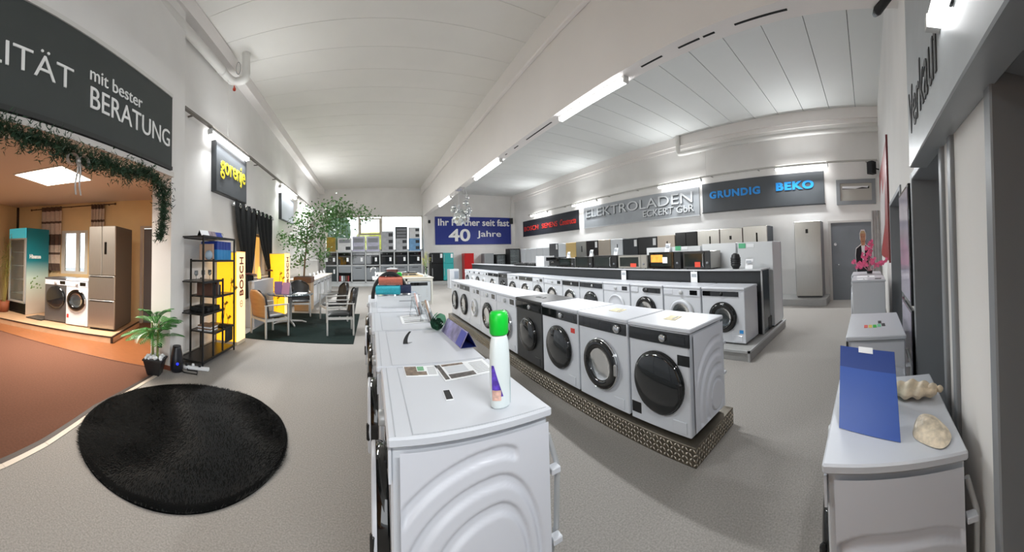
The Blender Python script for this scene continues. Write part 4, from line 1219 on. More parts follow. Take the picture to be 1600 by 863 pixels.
def armchair(label, x, y, rz, rear=BLACK, group='armchairs round the glass table'):
    t = thing('armchair', label, 'chair', (x, y, .012), rz, group)
    for sx in (-1, 1):
        for (yy, z1) in ((-.27, .64), (.27, .64)):
            obj('leg', B(sx * .3 - .018, sx * .3 + .018, yy - .018, yy + .018, 0, z1, .005), SILV, t, key='chairleg%d%.1f' % (sx, yy))
        obj('armrest', B(sx * .3 - .022, sx * .3 + .022, -.29, .3, .64, .665, .008), SILV, t, key='chairarm%d' % sx)
    obj('seat_rail', lambda: MB().box(-.282, .282, -.285, -.255, .33, .38).box(-.282, .282, .255, .285, .33, .38).box(-.315, -.285, -.25, .25, .33, .38).box(.285, .315, -.25, .25, .33, .38), SILV, t, key='chairrail')
    def cushion():
        mb = MB()
        for sg in (1, -1):
            mb.grid(lambda u, v: ((u - .5) * .56, -.27 + v * .5, .415 + sg * .04 * (1 - (2 * u - 1) ** 6) * (1 - (2 * v - 1) ** 6) ), 14, 12)
        return mb
    obj('seat_cushion', cushion, LEATH, t, key='cushion')
    def shell(off, th):
        def mk():
            mb = MB()
            def f(u, v, o):
                a = (u - .5) * 1.7
                w_ = .31 * (1 - max(0, (v - .72) / .28) ** 3 * .55)
                x_ = math.sin(a) / math.sin(.85) * w_
                y_ = .30 + o - .16 * (1 - math.cos(a)) * 1.5 + (v) * .10
                z_ = .40 + v * .56 - .10 * max(0, abs(u - .5) * 2 - .6) ** 2 * (3 if v > .5 else 0)
                return (x_, y_, z_)
            n1, n2 = 18, 14
            fr_ = [f(i / n1, j / n2, off) for j in range(n2 + 1) for i in range(n1 + 1)]
            bk_ = [f(i / n1, j / n2, off + th) for j in range(n2 + 1) for i in range(n1 + 1)]
            m_ = (n1 + 1) * (n2 + 1)
            fs = []
            for j in range(n2):
                for i in range(n1):
                    a = j * (n1 + 1) + i
                    fs.append((a, a + 1, a + n1 + 2, a + n1 + 1)); fs.append((m_ + a, m_ + a + n1 + 1, m_ + a + n1 + 2, m_ + a + 1))
            for i in range(n1):
                for a in (i, n2 * (n1 + 1) + i): fs.append((a, a + 1, m_ + a + 1, m_ + a))
            for j in range(n2):
                for a in (j * (n1 + 1), j * (n1 + 1) + n1): fs.append((a, a + n1 + 1, m_ + a + n1 + 1, m_ + a))
            mb.add(fr_ + bk_, fs, True)
            return mb
        return mk
    obj('backrest', shell(-.045, .045), LEATH, t, key='backrest')
    obj('back_shell', shell(.002, .014), rear, t, key='backshell' + rear.name)
    return t
armchair('armchair with tan plywood back, nearest the lit column with the dark red letters', -2.13, 6.36, R_(140), PLY)
armchair('armchair seen from the side at the front right of the dark rug', -.70, 6.82, R_(-82))
armchair('armchair with dark brown back behind the front right one', -1.0, 8.15, R_(-65), mat('dark_brown_shell', '3a2a22', .35))
armchair('armchair behind the glass table in front of the ficus', -2.05, 8.75, R_(15))
tb = thing('round_table', 'round glass topped table on a silver star foot in the seating corner', 'table', (-2.0, 7.55, .012))
obj('table_top', MB().lathe([(0, .715), (.56, .715), (.575, .725), (.575, .735), (.56, .742), (0, .742)], (0, 0, 0), 'z', 40), mat('dark_table_glass', '38424a', .08, coat=.5), tb)
obj('column', MB().lathe([(.045, .05), (.045, .68), (.12, .70), (.12, .715)], (0, 0, 0), 'z', 20), SILV, tb)
for k in range(4):
    a = R_(30 + 90 * k)
    obj('foot', MB().tube([(0, 0, .075), (math.cos(a) * .3, math.sin(a) * .3, .05), (math.cos(a) * .42, math.sin(a) * .42, .015)], [.03, .024, .016], 8), SILV, tb)
for i, (dx, dy, rz, m, lb) in enumerate(((-.32, .1, 20, mat('brochure_violet', '6d4a74', .4), 'violet brochure standing at the left of the glass table'),
                                         (-.08, -.16, -10, mat('brochure_rose', '9c6f84', .4), 'rose brochure standing beside the violet one on the glass table'))):
    v = thing('brochure', lb, 'brochure', (-2.0 + dx, 7.55 + dy, .754), R_(rz))
    obj('leaf', MB().prism([(-.1, 0, 0), (.1, 0, 0), (.1, .09, .27), (-.1, .09, .27)], (0, .004, 0)), m, v)
    obj('leaf', MB().prism([(-.1, .19, 0), (.1, .19, 0), (.1, .1, .27), (-.1, .1, .27)], (0, .004, 0)), PAPER, v)
tag(obj('water_glass', MB().lathe([(0, 0), (.03, 0), (.036, .12), (.033, .12), (.028, .006), (0, .006)], (-2.0, 7.75, .754), 'z', 16), GLASSC), 'drinking glass on the glass table', 'glass')
tag(obj('catalogue', B(-1.85, -1.6, 7.45, 7.75, .754, .762), PAPER), 'white open catalogue lying on the glass table', 'catalogue')
tag(obj('sideboard', B(xl(7.6) + .03, xl(7.6) + .27, 6.85, 8.3, 0, 1.08, .008), mat('grey_white_board', 'b9bcc2', .5)), 'low grey white sideboard under the lit niche behind the table', 'sideboard')
cd = thing('candle_lantern', 'warm lantern on the sideboard in the lit niche', 'lantern', (xl(7.6) + .13, 7.55, 1.082))
obj('base', MB().lathe([(0, 0), (.06, 0), (.06, .02), (0, .02)], (0, 0, 0), 'z', 14), TERRA, cd)
obj('flame_shade', MB().lathe([(.045, .02), (.05, .12), (.02, .3), (0, .34)], (0, 0, 0), 'z', 14), mat('lantern_glow', 'ffb850', .5, emit=1.2), cd)

# black eyelet curtain
ck = thing('curtain_rod', 'short black curtain rod on the left wall behind the lit column', 'curtain rod', lp(7.4, 2.74, .1))
fpart('rod', MB().tube([lp(6.05, 2.76, .09), lp(8.85, 2.76, .09)], .014, 8), BLACK, ck)
for y in (6.05, 8.85): fpart('finial', MB().sphere(lp(y, 2.76, .09), .035), CHROME, ck)
for y in (6.1, 8.8): fpart('bracket', MB().tube([lp(y, 2.76, 0), lp(y, 2.76, .09)], .01, 6), CHROME, ck)
def kcurtain(label, yt0, yt1, yb0, yb1, zt):
    t = thing('curtain', label, 'curtain', lp((yt0 + yt1) / 2, zt, .1), group=None)
    def f(u, v):
        e = v ** 1.8
        a = yt0 + (yb0 - yt0) * e; b = yt1 + (yb1 - yt1) * e
        return lp(a + (b - a) * u, 2.84 - (2.84 - zt) * v, .10 + .045 * math.sin(u * 25) * (1 - .5 * e))
    fpart('fabric', MB().grid(f, 70, 20), FABK, t)
    def g(u, v):
        a = yb0 + .03; b = yb1 - .02
        return lp(a + (b - a) * u + (u - .5) * .12 * v, zt - .02 - v * .55, .10 + .03 * math.sin(u * 20))
    fpart('lower_tail', MB().grid(g, 24, 6), FABK, t)
    fpart('tie_band', MB().tube([lp(yb0, zt, .04), lp(yb0, zt + .01, .17), lp(yb1, zt - .03, .17), lp(yb1, zt - .04, .04)], .025, 6), mat('tie_copper', '5b2f20', .5), t)
    for k in range(4):
        y = yt0 + (yt1 - yt0) * (k + .5) / 4
        m = Matrix.Translation(lp(y, 2.76, .155)) @ Matrix.Rotation(PI / 2, 4, 'Y')
        fpart('eyelet', MB().lathe([(.03, 0), (.045, .006), (.055, 0), (.055, -.004), (.03, -.004)], (0, 0, 0), 'z', 14).xf(m), CHROME, t)
kcurtain('black eyelet curtain panel, left half of the pair, tied at its foot', 6.1, 7.5, 6.7, 7.15, 1.25)
kcurtain('black eyelet curtain panel, right half of the pair, tied back to the right', 7.45, 8.8, 8.35, 8.75, 1.28)

# lit columns
def lightbox(label, x0, x1, y0, y1, h, txt=True):
    t = thing('lit_column', label, 'lit display', (x0, y0, 0))
    fpart('base', B(x0, x1, y0, y1, 0, .06), mat('cream_base', 'd8c7ab', .5), t)
    fpart('side_panel', B(x0, x1 - .02, y0, y0 + .01, .06, h - .02), YLIGHT, t)
    fpart('side_panel', B(x0, x1 - .02, y1 - .01, y1, .06, h - .02), YLIGHT, t)
    fpart('front_panel', B(x1 - .02, x1, y0, y1, .06, h), OLIGHT, t)
    fpart('cap', B(x0, x1, y0, y1, h - .02, h), mat('cream_base', 'd8c7ab', .5), t)
    fpart('back_panel', B(x0, x0 + .02, y0 + .01, y1 - .01, .06, h - .02), PAPER, t)
    TR = mat('dark_red_lettering', '7a2a1c', .5)
    yc = (y0 + y1) / 2
    lettering('BOSCH', (x1 + .001, yc + (y1 - y0) * .22, h * .52), (0, 0, 1), (0, -1, 0), h * .42, (y1 - y0) * .46, TR, t, bold=.008)
    fpart('ring_logo', MB().lathe([(.05 if txt else .06, .0), (.05 if txt else .06, .003), (.065 if txt else .075, .003), (.065 if txt else .075, 0)], (x1, yc, h * .43), 'x', 24), mat('pale_brown_print', 'b58a6a', .5), t)
    fpart('ring_logo_bar', B(x1, x1 + .003, yc - .035, yc + .035, h * .43 - .008, h * .43 + .008), mat('pale_brown_print', 'b58a6a', .5), t)
    g = MB(); rnd = random.Random(4)
    for k in range(5):
        xx = x0 + (x1 - x0) * (.2 + .15 * k)
        zz = h * rnd.uniform(.3, .75)
        g.tube([(xx, y0 - .001, zz - .35), (xx + .03, y0 - .001, zz - .1), (xx + rnd.uniform(-.05, .05), y0 - .001, zz)], .006, 5)
        g.prism([(xx, y0 - .002, zz - .1), (xx + .06, y0 - .002, zz - .02), (xx + .1, y0 - .002, zz - .05), (xx + .05, y0 - .002, zz - .1)], (0, .001, 0))
    fpart('twig_print', g, mat('twig_print', 'a98412', .6), t)['kind'] = 'stuff'
lightbox('yellow lit column with dark red vertical lettering behind the black shelf', -2.86, -2.43, 5.37, 5.75, 1.74)
lightbox('yellow lit column with vertical lettering between curtain and ficus', -2.9, -2.4, 8.55, 9.05, 1.76, False)

# black metal shelf, levels staggered left and right
sh = thing('metal_shelf', 'black open metal shelf unit with staggered boards beside the lit column', 'shelf', (-2.58, 4.02, 0))
X0, X1 = -.21, .21
YT = 1.08
def post(x, y, z0=0, z1=1.95): obj('post', B(x - .012, x + .012, y - .012, y + .012, z0, z1), BLACK, sh)
for x in (X0, X1):
    post(x, 0); post(x, YT); post(x, .32, .10, 1.60) ; post(x, .64, .1, 1.28)
LV = [(1.95, 0, YT), (1.58, .32, YT), (1.26, 0, .64), (1.01, .32, YT), (.78, 0, .64), (.45, .32, YT), (.09, 0, YT)]
for (z, a, b) in LV:
    obj('board', B(X0, X1, a, b, z - .02, z), mat('shelf_board', '1c1b1a', .35), sh)
    obj('board_rail', B(X1 - .012, X1 + .012, a, b, z - .03, z + .004), BLACK, sh)
    obj('board_rail', B(X0 - .012, X0 + .012, a, b, z - .03, z + .004), BLACK, sh)
SX, SY = -2.58, 4.02
def onshelf(x, y, z): return (SX + x, SY + y, z + .001)
for k, (y, m, lb) in enumerate(((.28, PAPER, 'white tent card, leftmost on top of the black shelf'), (.52, mat('photo_card', '8f7f86', .4, noise=.4, scale=18), 'photo tent card in the middle on top of the black shelf'),
                               (.74, mat('blue_card', '2b3d8c', .4, noise=.2, scale=14), 'blue tent card, rightmost on top of the black shelf'))):
    t = thing('tent_card', lb, 'card', onshelf(.05, y, 1.95), R_(80), 'tent cards on the black shelf')
    obj('front', MB().prism([(-.1, -.05, 0), (.1, -.05, 0), (.1, 0, .1), (-.1, 0, .1)], (0, .004, 0)), m, t)
    obj('back', MB().prism([(-.1, .05, 0), (.1, .05, 0), (.1, .0, .1), (-.1, .0, .1)], (0, .004, 0)), BLACK, t)
tag(obj('glass_jar', MB().lathe([(0, 0), (.04, 0), (.045, .08), (.03, .1), (0, .1)], onshelf(.02, .92, 1.95), 'z', 14), GLASSC), 'small glass jar at the right end on top of the black shelf', 'jar')
BLUEC = mat('deep_blue_box', '1f3f9c', .4); CYAN = mat('cyan_box', '2f8fcf', .4)
for k in range(5):
    t = thing('catalogue_file', 'blue catalogue file, %s of the five standing on the upper shelf board' % ('leftmost', 'second from left', 'middle', 'second from right', 'rightmost')[k], 'file', onshelf(.02, .50 + k * .105, 1.58), 0, 'blue catalogue files')
    obj('lower_part', B(-.15, .16, .002, .1, 0, .17, .003), CYAN, t, key='filelow')
    obj('upper_part', B(-.15, .155, .004, .098, .17, .31, .003), BLUEC, t, key='fileup')
tag(obj('magazine', B(SX - .1, SX + .15, SY + .40, SY + .44, 1.581, 1.84), mat('beige_magazine', 'c7a58c', .5)), 'beige magazine standing left of the blue files', 'magazine')
tag(obj('crumpled_bag', MB().sphere(onshelf(.1, .36 - .0, 1.66), .07, 9, 7, (1, .45, 1.1)), mat('pale_blue_bag', 'a9bed0', .5)), 'pale blue crumpled bag at the left of the upper board', 'bag')
GW = mat('thin_glass', 'dfe6e8', .05, trans=.85)
for k in range(5):
    p = onshelf(.04 + .06 * (k % 2), .08 + k * .105, 1.26)
    tag(obj('wine_glass', MB().lathe([(0, 0), (.03, .003), (.005, .01), (.005, .07), (.03, .1), (.028, .16), (.026, .16), (.026, .105), (0, .075)], p, 'z', 14), GW), 'stemmed glass, %s in the row of five on the third shelf board' % ('leftmost', 'second from left', 'middle', 'second from right', 'rightmost')[k], 'glass', 'stemmed glasses on the shelf')
for k in range(6):
    t = B(SX - .12, SX + .16, SY + .36 + k * .055, SY + .39 + k * .055, 1.011, 1.011 + (.2, .21, .18, .205, .21, .16)[k])
    tag(obj('book', t, (mat('book_brown', '5a3a2c', .6), mat('book_grey', '8d8780', .6), mat('book_dark', '2e2a2a', .6))[k % 3]), '%s book in the row of six on the shelf board beside the lit column' % ('brown leftmost', 'grey second', 'dark third', 'brown fourth', 'grey fifth', 'dark rightmost')[k], 'book', 'books on the middle right board')
t = thing('media_box', 'flat black media box on the fourth board of the shelf', 'media box', onshelf(0, .2, .78))
obj('case', B(-.14, .18, 0, .4, .0, .07, .006), BLACK, t)
obj('lid_ridge', B(-.1, .14, .05, .35, .07, .082, .004), mat('dark_plastic', '232426', .4), t)
cb = MB(); rnd = random.Random(9)
for k in range(3): cb.tube([(SX + .1 + .06 * math.cos(q), SY + .1 + .06 * math.sin(q) + k * .01, .785 + .02 * k + .03 * abs(math.sin(q))) for q in [i * .5 for i in range(13)]], .004, 5)
tag(obj('coiled_cable', cb, BLACK), 'thin coiled black cable at the left of the fourth board', 'cable')
for k in range(4):
    tag(obj('leaflet_stack', B(SX - .1, SX + .14, SY + .36 + .0, SY + .60, .451 + k * .022, .470 + k * .022), (PAPER, mat('leaf_brown', '8a6a52', .6))[k % 2]), '%s leaflet stack of the four lying on the low shelf board' % ('white bottom', 'brown second', 'white third', 'brown topmost')[k], 'leaflets', 'leaflet stacks')
g = MB(); g.grid(lambda u, v: (SX + .02 + .22 * v if v < .9 else SX + .218, SY + .7 + u * .3 + .01 * math.sin(v * 9), .46 + .012 * math.sin(u * 12) if v < .9 else .46 - (v - .9) * 2.6), 14, 20)
tag(obj('black_cloth', g, FABK), 'black cloth hanging over the edge of the low right board', 'cloth')
ps_ = thing('power_strip', 'white power strip lying on the carpet in front of the shelf', 'power strip', (-2.45, 3.92, 0), R_(15))
obj('body', B(-.22, .22, -.03, .03, 0, .045, .008), PAPER, ps_)
for k in range(3): obj('plug', MB().lathe([(0, .045), (.02, .045), (.02, .08), (0, .085)], (-.12 + k * .1, 0, 0), 'z', 10), (BLACK, PAPER, BLACK)[k], ps_)
tag(obj('floor_cable', MB().tube([(-2.62, 3.98, .01), (-2.5, 3.82, .012), (-2.36, 3.86, .01), (-2.3, 3.75, .01), (-2.5, 3.72, .01), (-2.68, 3.85, .01)], .008, 6), BLACK), 'black cable looping on the carpet by the shelf', 'cable')

# dark humidifier vase and palm
vz = thing('humidifier_vase', 'dark vase-shaped humidifier with blue glow on the carpet beside the pillar', 'vase', (-2.62, 3.72, 0))
obj('body', MB().lathe([(0, 0), (.075, 0), (.095, .06), (.097, .13), (.085, .22), (.062, .33), (.058, .36), (.05, .36), (0, .35)], (0, 0, 0), 'z', 28), mat('vase_dark', '1a1b22', .35), vz)
obj('light_spot', MB().sphere((.06, -.07, .13), .02), mat('blue_glow', '2030ff', .5, emit=1.0), vz)
pm = thing('potted_palm', 'small potted fan palm in a black square pot at the pillar', 'plant', (-2.80, 3.45, 0), R_(20))
def taper(z0, z1, a, b, c):
    return [(-a, -a, z0), (a, -a, z0), (a, a, z0), (-a, a, z0), (-b, -b, z1), (b, -b, z1), (b, b, z1), (-b, b, z1)], [(0, 1, 2, 3), (4, 5, 6, 7), (0, 1, 5, 4), (1, 2, 6, 5), (2, 3, 7, 6), (3, 0, 4, 7)]
g = MB(); g.add(*taper(0, .2, .085, .13, 0)); g.add(*taper(.2, .22, .14, .14, 0))
obj('pot', g, mat('pot_black', '1d1d1f', .4), pm)
g = MB(); rnd = random.Random(2)
for k in range(40): g.sphere((rnd.uniform(-.11, .11), rnd.uniform(-.11, .11), .225 + rnd.uniform(0, .02)), rnd.uniform(.018, .03), 6, 4)
obj('white_pebbles', g, PAPER, pm, kind='stuff')
for (x, y) in ((-.04, .02), (.04, -.02)):
    obj('stem', MB().tube([(x, y, .22), (x * 1.1, y, .45), (x * 1.4, y, .70)], [.019, .017, .014], 8), mat('palm_stem', '6f7b3d', .5, noise=.2, scale=20), pm)
obj('tag', B(.08, .14, -.13, -.125, .40, .46), BLACK, pm)
def frond(a, lift, L, z0):
    g = MB()
    h = Vector((math.cos(a), math.sin(a), 0))
    root = h * .02 + Z3 * z0
    def rib(q): return root + h * L * (q * math.cos(lift * .9) + .18 * q * q) + Z3 * L * (q * math.sin(lift) - .42 * q * q)
    g.tube([rib(q / 6) for q in range(7)], [.006, .0055, .005, .0045, .004, .003, .002], 5)
    for k in range(11):
        q = .3 + .7 * k / 10
        p = rib(q); t_ = (rib(min(1, q + .05)) - rib(q - .05)).normalized()
        side = t_.cross(Z3).normalized()
        ln = L * .46 * math.sin(PI * (.25 + .62 * k / 10))
        for sg in (-1, 1):
            dv = (t_ * .75 + side * sg * .8 + Z3 * .12).normalized()
            wv = dv.cross(Z3).normalized() * .012
            e = p + dv * ln - Z3 * ln * .22; m1 = p + dv * ln * .45
            g.add([p, m1 - wv, e, m1 + wv, m1 + Z3 * .005], [(0, 1, 4), (1, 2, 4), (2, 3, 4), (3, 0, 4)])
    return g
for k in range(30):
    obj('frond', frond(k * 2.4 + .3, (1.3, .8, .25, 1.05, .5)[k % 5], .30 + .035 * (k % 3), .70 - .06 * (k % 5)), LEAFP, pm)

# ================================================================== BACK LEFT: FICUS, DISHWASHERS
pl_ = thing('planter', 'brown box planter holding the big ficus', 'planter', (-2.12, 9.75, 0))
obj('box', MB().box(-.26, .26, -.26, .26, 0, 1.02, .01), mat('tan_box', 'a78f73', .6), pl_)
obj('rim', MB().box(-.28, .28, -.28, .28, .86, 1.04, .01), TERRA, pl_)
obj('soil', B(-.25, .25, -.25, .25, 1.04, 1.05), mat('soil', '3a2a1e', .95), pl_)
fc = thing('ficus_tree', 'tall airy ficus tree spreading in front of the far window', 'tree', (-2.12, 9.75, 1.05))
tr = MB(); lf = MB(); rnd = random.Random(21)
def leaf(p, s):
    d_ = Vector((rnd.uniform(-1, 1), rnd.uniform(-1, 1), rnd.uniform(-1, .4))).normalized() * s
    n_ = d_.cross(Vector((rnd.uniform(-1, 1), rnd.uniform(-1, 1), rnd.uniform(-1, 1)))).normalized() * s * .28
    lf.add([p, p + d_ * .45 + n_, p + d_, p + d_ * .45 - n_], [(0, 1, 2, 3)])
def clump(c, r, n, s=.10):
    for k in range(n):
        v = Vector((rnd.gauss(0, 1), rnd.gauss(0, 1), rnd.gauss(0, 1)))
        leaf(Vector(c) + Vector((v.x * r[0], v.y * r[1], v.z * r[2])) * .55, s * rnd.uniform(.7, 1.25))
trunk = [(0, 0, 0), (.03, .0, .5), (.08, .05, 1.0), (.1, .05, 1.5), (.15, .0, 1.9)]
tr.tube(trunk, [.03, .026, .02, .015, .008], 8)
CL = [((-.15, 0, .55), (.3, .3, .28), 150), ((.05, 0, .9), (.25, .3, .2), 90), ((-.25, 0, 1.15), (.5, .35, .22), 260), ((.1, 0, 1.35), (.35, .35, .2), 200), ((-.05, 0, 1.72), (.4, .3, .25), 180), ((.15, 0, 2.05), (.3, .3, .22), 120),
      ((.75, 0, 1.75), (.38, .35, .32), 300), ((.95, .1, 2.15), (.42, .35, .3), 340), ((1.35, .1, 1.95), (.5, .3, .3), 280), ((1.05, 0, 1.5), (.4, .3, .25), 170), ((1.9, .1, 1.9), (.35, .25, .2), 80), ((.55, .1, .75), (.3, .3, .3), 130), ((.5, 0, 1.25), (.3, .3, .3), 120), ((-.7, 0, 1.35), (.25, .2, .12), 50)]
for (c, r, n) in CL:
    base = trunk[2] if c[2] < 1.6 else trunk[3]
    mid = ((base[0] + c[0]) / 2, (base[1] + c[1]) / 2, (base[2] + c[2]) / 2 + .12)
    if c[2] > .8: tr.tube([base, mid, c], [.012, .008, .004], 6)
    else: tr.tube([trunk[1], c], [.01, .004], 6)
    clump(c, r, n)
obj('trunk', tr, BARK, fc)
obj('foliage', lf, LEAF, fc, kind='stuff')
dwk = thing('worktop', 'pale worktop lying over the white dishwashers behind the ficus', 'worktop', (-2.25, 10.3, .86))
obj('slab', B(-.62, .34, 0, 5.0, .0, .04, .004), mat('cream_worktop', 'd5cbbd', .35), dwk)
for k in range(6):
    t = thing('dishwasher', 'white dishwasher, %s of the six under the pale worktop' % ('nearest', 'second', 'third', 'fourth', 'fifth', 'farthest')[k], 'dishwasher', (-1.95, 10.72 + k * .82, 0), PI / 2, 'dishwashers behind the ficus')
    obj('body', B(-.38, .38, .02, .6, .0, .855, .004), WHITE, t, key='dwbody')
    obj('door', B(-.37, .37, -.01, .02, .1, .72, .006), (WHITE, LGREY)[k % 2], t)
    obj('control_strip', B(-.37, .37, -.012, .02, .73, .85, .004), (LGREY, WHITE)[k % 2], t)
    obj('grip', B(-.2, .2, -.016, -.006, .70, .725), BLACK, t, key='dwgrip')
for k in range(5):
    o = MB().prism([(-.06, 0, 0), (.06, 0, 0), (.06, .05, .2), (-.06, .05, .2)], (0, .003, 0))
    tag(obj('price_card', o, PAPER, None, (-2.1, 10.8 + k * .8, .902), R_(70)), 'slanted white price card on the pale worktop, %s from the near end' % ('first', 'second', 'third', 'fourth', 'fifth')[k], 'card', 'price cards on the pale worktop')
tag(obj('backing_board', B(-2.55, -2.5, 10.9, 14.5, .902, 1.55, .01), mat('pale_board', 'c4c4c2', .5)), 'pale board standing on the worktop behind the ficus', 'board')
tag(obj('display_box', B(-2.35, -2.0, 9.98 + .15, 10.28, .0, .8, .01), mat('speckled_grey', '8b8a88', .6, noise=.25, scale=30)), 'speckled grey box beside the planter of the ficus', 'box')

# ================================================================== FAR WALL: OVEN RACK, BOXES
OX = [-2.68, -1.97, -1.15, -.35, .47, 1.3, 2.1, 2.9]
rk = thing('oven_rack', 'white display rack carrying two rows of built-in ovens under the far window', 'rack', (0, 18.1, 0))
RW = mat('rack_white', 'c9cccd', .45)
for i, x in enumerate(OX): fpart('upright', B(x - .03, x + .03, 18.1, 18.7, 0, 1.99), RW, rk)
for (z0, z1) in ((.2, .28), (1.17, 1.22), (1.96, 2.0)): fpart('rack_board', B(OX[0], OX[-1], 18.1, 18.7, z0, z1), RW, rk)
fpart('base_panel', B(OX[0], OX[-1], 18.14, 18.16, 0, .2), RW, rk)
OL = ['small black oven with two white tags, leftmost of the upper rack row', 'black oven with white tag, second from left in the upper rack row', 'oven with steel handle bar, third from left in the upper rack row',
      'oven with pale control strip, middle of the upper rack row', 'plain black oven, third from right in the upper rack row', 'black oven with cards hanging before it, second from right in the upper rack row', 'wide black oven, rightmost of the upper rack row']
for i in range(7):
    x0, x1 = OX[i] + .05, OX[i + 1] - .05
    t = thing('built_in_oven', OL[i], 'oven', ((x0 + x1) / 2, 18.08, 1.222), 0, 'upper row of ovens')
    w_ = (x1 - x0) / 2
    obj('body', B(-w_, w_, .03, .5, 0, .7), BLACK, t)
    obj('door', B(-w_, w_, 0, .03, .02, .52, .006), GLASSD, t)
    obj('control_strip', B(-w_, w_, -.002, .03, .55, .70, .004), (BLACKG, BLACKG, BLACKG, LGREY, BLACKG, BLACKG, BLACKG)[i], t)
    hd = MB().tube([(-w_ * .8, -.005, .49), (-w_ * .8, -.04, .49), (w_ * .8, -.04, .49), (w_ * .8, -.005, .49)], .012, 6)
    obj('handle', hd, CHROME if i in (2, 3) else GREY, t)
    for k in range(2 if i == 0 else 1):
        obj('price_tag', B(w_ * .35 - .42 * k, w_ * .35 + .12 - .42 * k, -.05, -.045, .2, .42), PAPER, t)
    obj('knob', MB().lathe([(.025, 0), (.025, .02), (0, .022)], (0, -.002, .62), '-y', 12), GREY, t)
LL = ['small glass-door cooler, leftmost of the lower rack row', 'warming drawer over an open niche in the lower rack row', 'steel dishwasher front, third from left in the lower rack row', 'steel dishwasher front with dark top strip, middle of the lower rack row',
      'grey dishwasher front, third from right in the lower rack row', 'grey dishwasher front, second from right in the lower rack row', 'grey dishwasher front, rightmost of the lower rack row']
for i in range(7):
    x0, x1 = OX[i] + .05, OX[i + 1] - .05; w_ = (x1 - x0) / 2
    t = thing(('wine_cooler', 'warming_drawer', 'dishwasher', 'dishwasher', 'dishwasher', 'dishwasher', 'dishwasher')[i], LL[i], 'cooler' if i == 0 else 'drawer unit' if i == 1 else 'dishwasher', ((x0 + x1) / 2, 18.08, .28), 0)
    SL = mat('slate_steel', '8a8f94', .35, metal=.5)
    if i == 0:
        obj('body', B(-w_, w_, .03, .5, 0, .88), BLACK, t); obj('door', B(-w_, w_, 0, .03, .0, .88, .006), mat('cooler_dark', '3e4648', .15), t); obj('price_tag', B(w_ * .4, w_ * .7, -.006, 0, .45, .7), PAPER, t)
    elif i == 1:
        obj('drawer', B(-w_, w_, 0, .5, .5, .88, .006), SL, t); obj('niche', MB().box(-w_, w_, .48, .5, 0, .5).box(-w_, w_, .0, .48, 0, .02), BLACK, t)
        for k in range(5): obj('folder', B(-w_ + .05 + k * .12, -w_ + .14 + k * .12, .06, .3, .02, .32), (mat('red_folder', '8b3434', .6), PAPER, SL, mat('brown_folder', '5b4638', .6), mat('red_folder', '8b3434', .6))[k], t)
    else:
        obj('body', B(-w_, w_, .03, .5, 0, .88), GREY, t); obj('door', B(-w_, w_, 0, .03, .1, .77, .006), SL, t); obj('kick_panel', B(-w_, w_, .01, .03, .0, .09), BLACK, t)
        obj('control_strip', B(-w_, w_, -.002, .03, .78, .88, .004), BLACKG if i == 3 else SL, t); obj('grip', B(-w_ * .5, w_ * .5, -.004, .005, .745, .775), BLACK, t)
CB = [mat('white_carton', 'cfd0d2', .7, noise=.08, scale=4), mat('grey_carton', 'a5a7ac', .7, noise=.15, scale=5), mat('lilac_carton', 'b3b3c6', .7, noise=.15, scale=5), mat('blue_carton', '6f9ac2', .7, noise=.15, scale=5), mat('dark_carton', '55585b', .7, noise=.2, scale=6)]
CK = mat('carton_print', '303236', .6)
def carton(label, x0, x1, z0, z1, m, pr):
    t = thing('appliance_carton', label, 'carton', ((x0 + x1) / 2, 18.14, z0), 0)
    w_ = (x1 - x0) / 2; h = z1 - z0
    obj('box', B(-w_, w_, 0, .42, 0.002, h), m, t)
    obj('tape', B(-.03, .03, -.002, .3, h, h + .002), mat('carton_tape', 'b7a98c', .4), t)
    if pr == 'window':
        obj('print', B(w_ * .15, w_ * .85, -.003, 0, h * .25, h * .75), CK, t)
    elif pr == 'oven':
        obj('print', B(-w_ * .8, w_ * .8, -.003, 0, h * .3, h * .8), mat('carton_print_grey', '83868c', .6), t)
    elif pr == 'bars':
        for k in range(3): obj('print', B(-w_ * .8, w_ * .8, -.003, 0, h * (.15 + .27 * k), h * (.27 + .27 * k)), mat('carton_print_grey', '83868c', .6), t)
    return t
for (i, a, b, st) in ((1, -1.95, -1.15, [(.38, 0, 'window', 'lower carton of the second stack from left on the oven rack'), (.40, 0, 'oven', 'upper carton of the second stack from left on the oven rack')]),
                      (2, -1.1, -.38, [(.36, 2, 'oven', 'lower lilac carton of the stack left of the window casement'), (.5, 2, 'oven', 'upper lilac carton of the stack left of the window casement')]),
                      (3, -.28, .45, [(.36, 2, 'oven', 'lower lilac carton of the stack under the window casement'), (.5, 2, 'oven', 'upper lilac carton of the stack under the window casement')]),
                      (4, .6, 1.28, [(.36, 1, 'window', 'lowest carton of the three just right of the casement'), (.38, 1, 'window', 'middle carton of the three just right of the casement'), (.40, 1, 'window', 'top carton of the three just right of the casement')]),
                      (5, 1.4, 2.08, [(.36, 1, 'window', 'lowest carton under the dark grilled carton'), (.36, 1, 'window', 'middle carton under the dark grilled carton'), (.68, 4, 'bars', 'dark grilled tall carton, highest of all the stacks')]),
                      (6, 2.2, 2.82, [(.36, 3, 'window', 'lower blue carton of the rightmost stack'), (.36, 3, 'window', 'upper blue carton of the rightmost stack'), (.33, 0, 'window', 'lower white carton over the blue ones in the rightmost stack'), (.32, 0, 'window', 'top white carton of the rightmost stack')])):
    z = 2.0
    for (h, ci, pr, lb) in st:
        carton(lb, a, b, z, z + h, CB[ci], pr); z += h
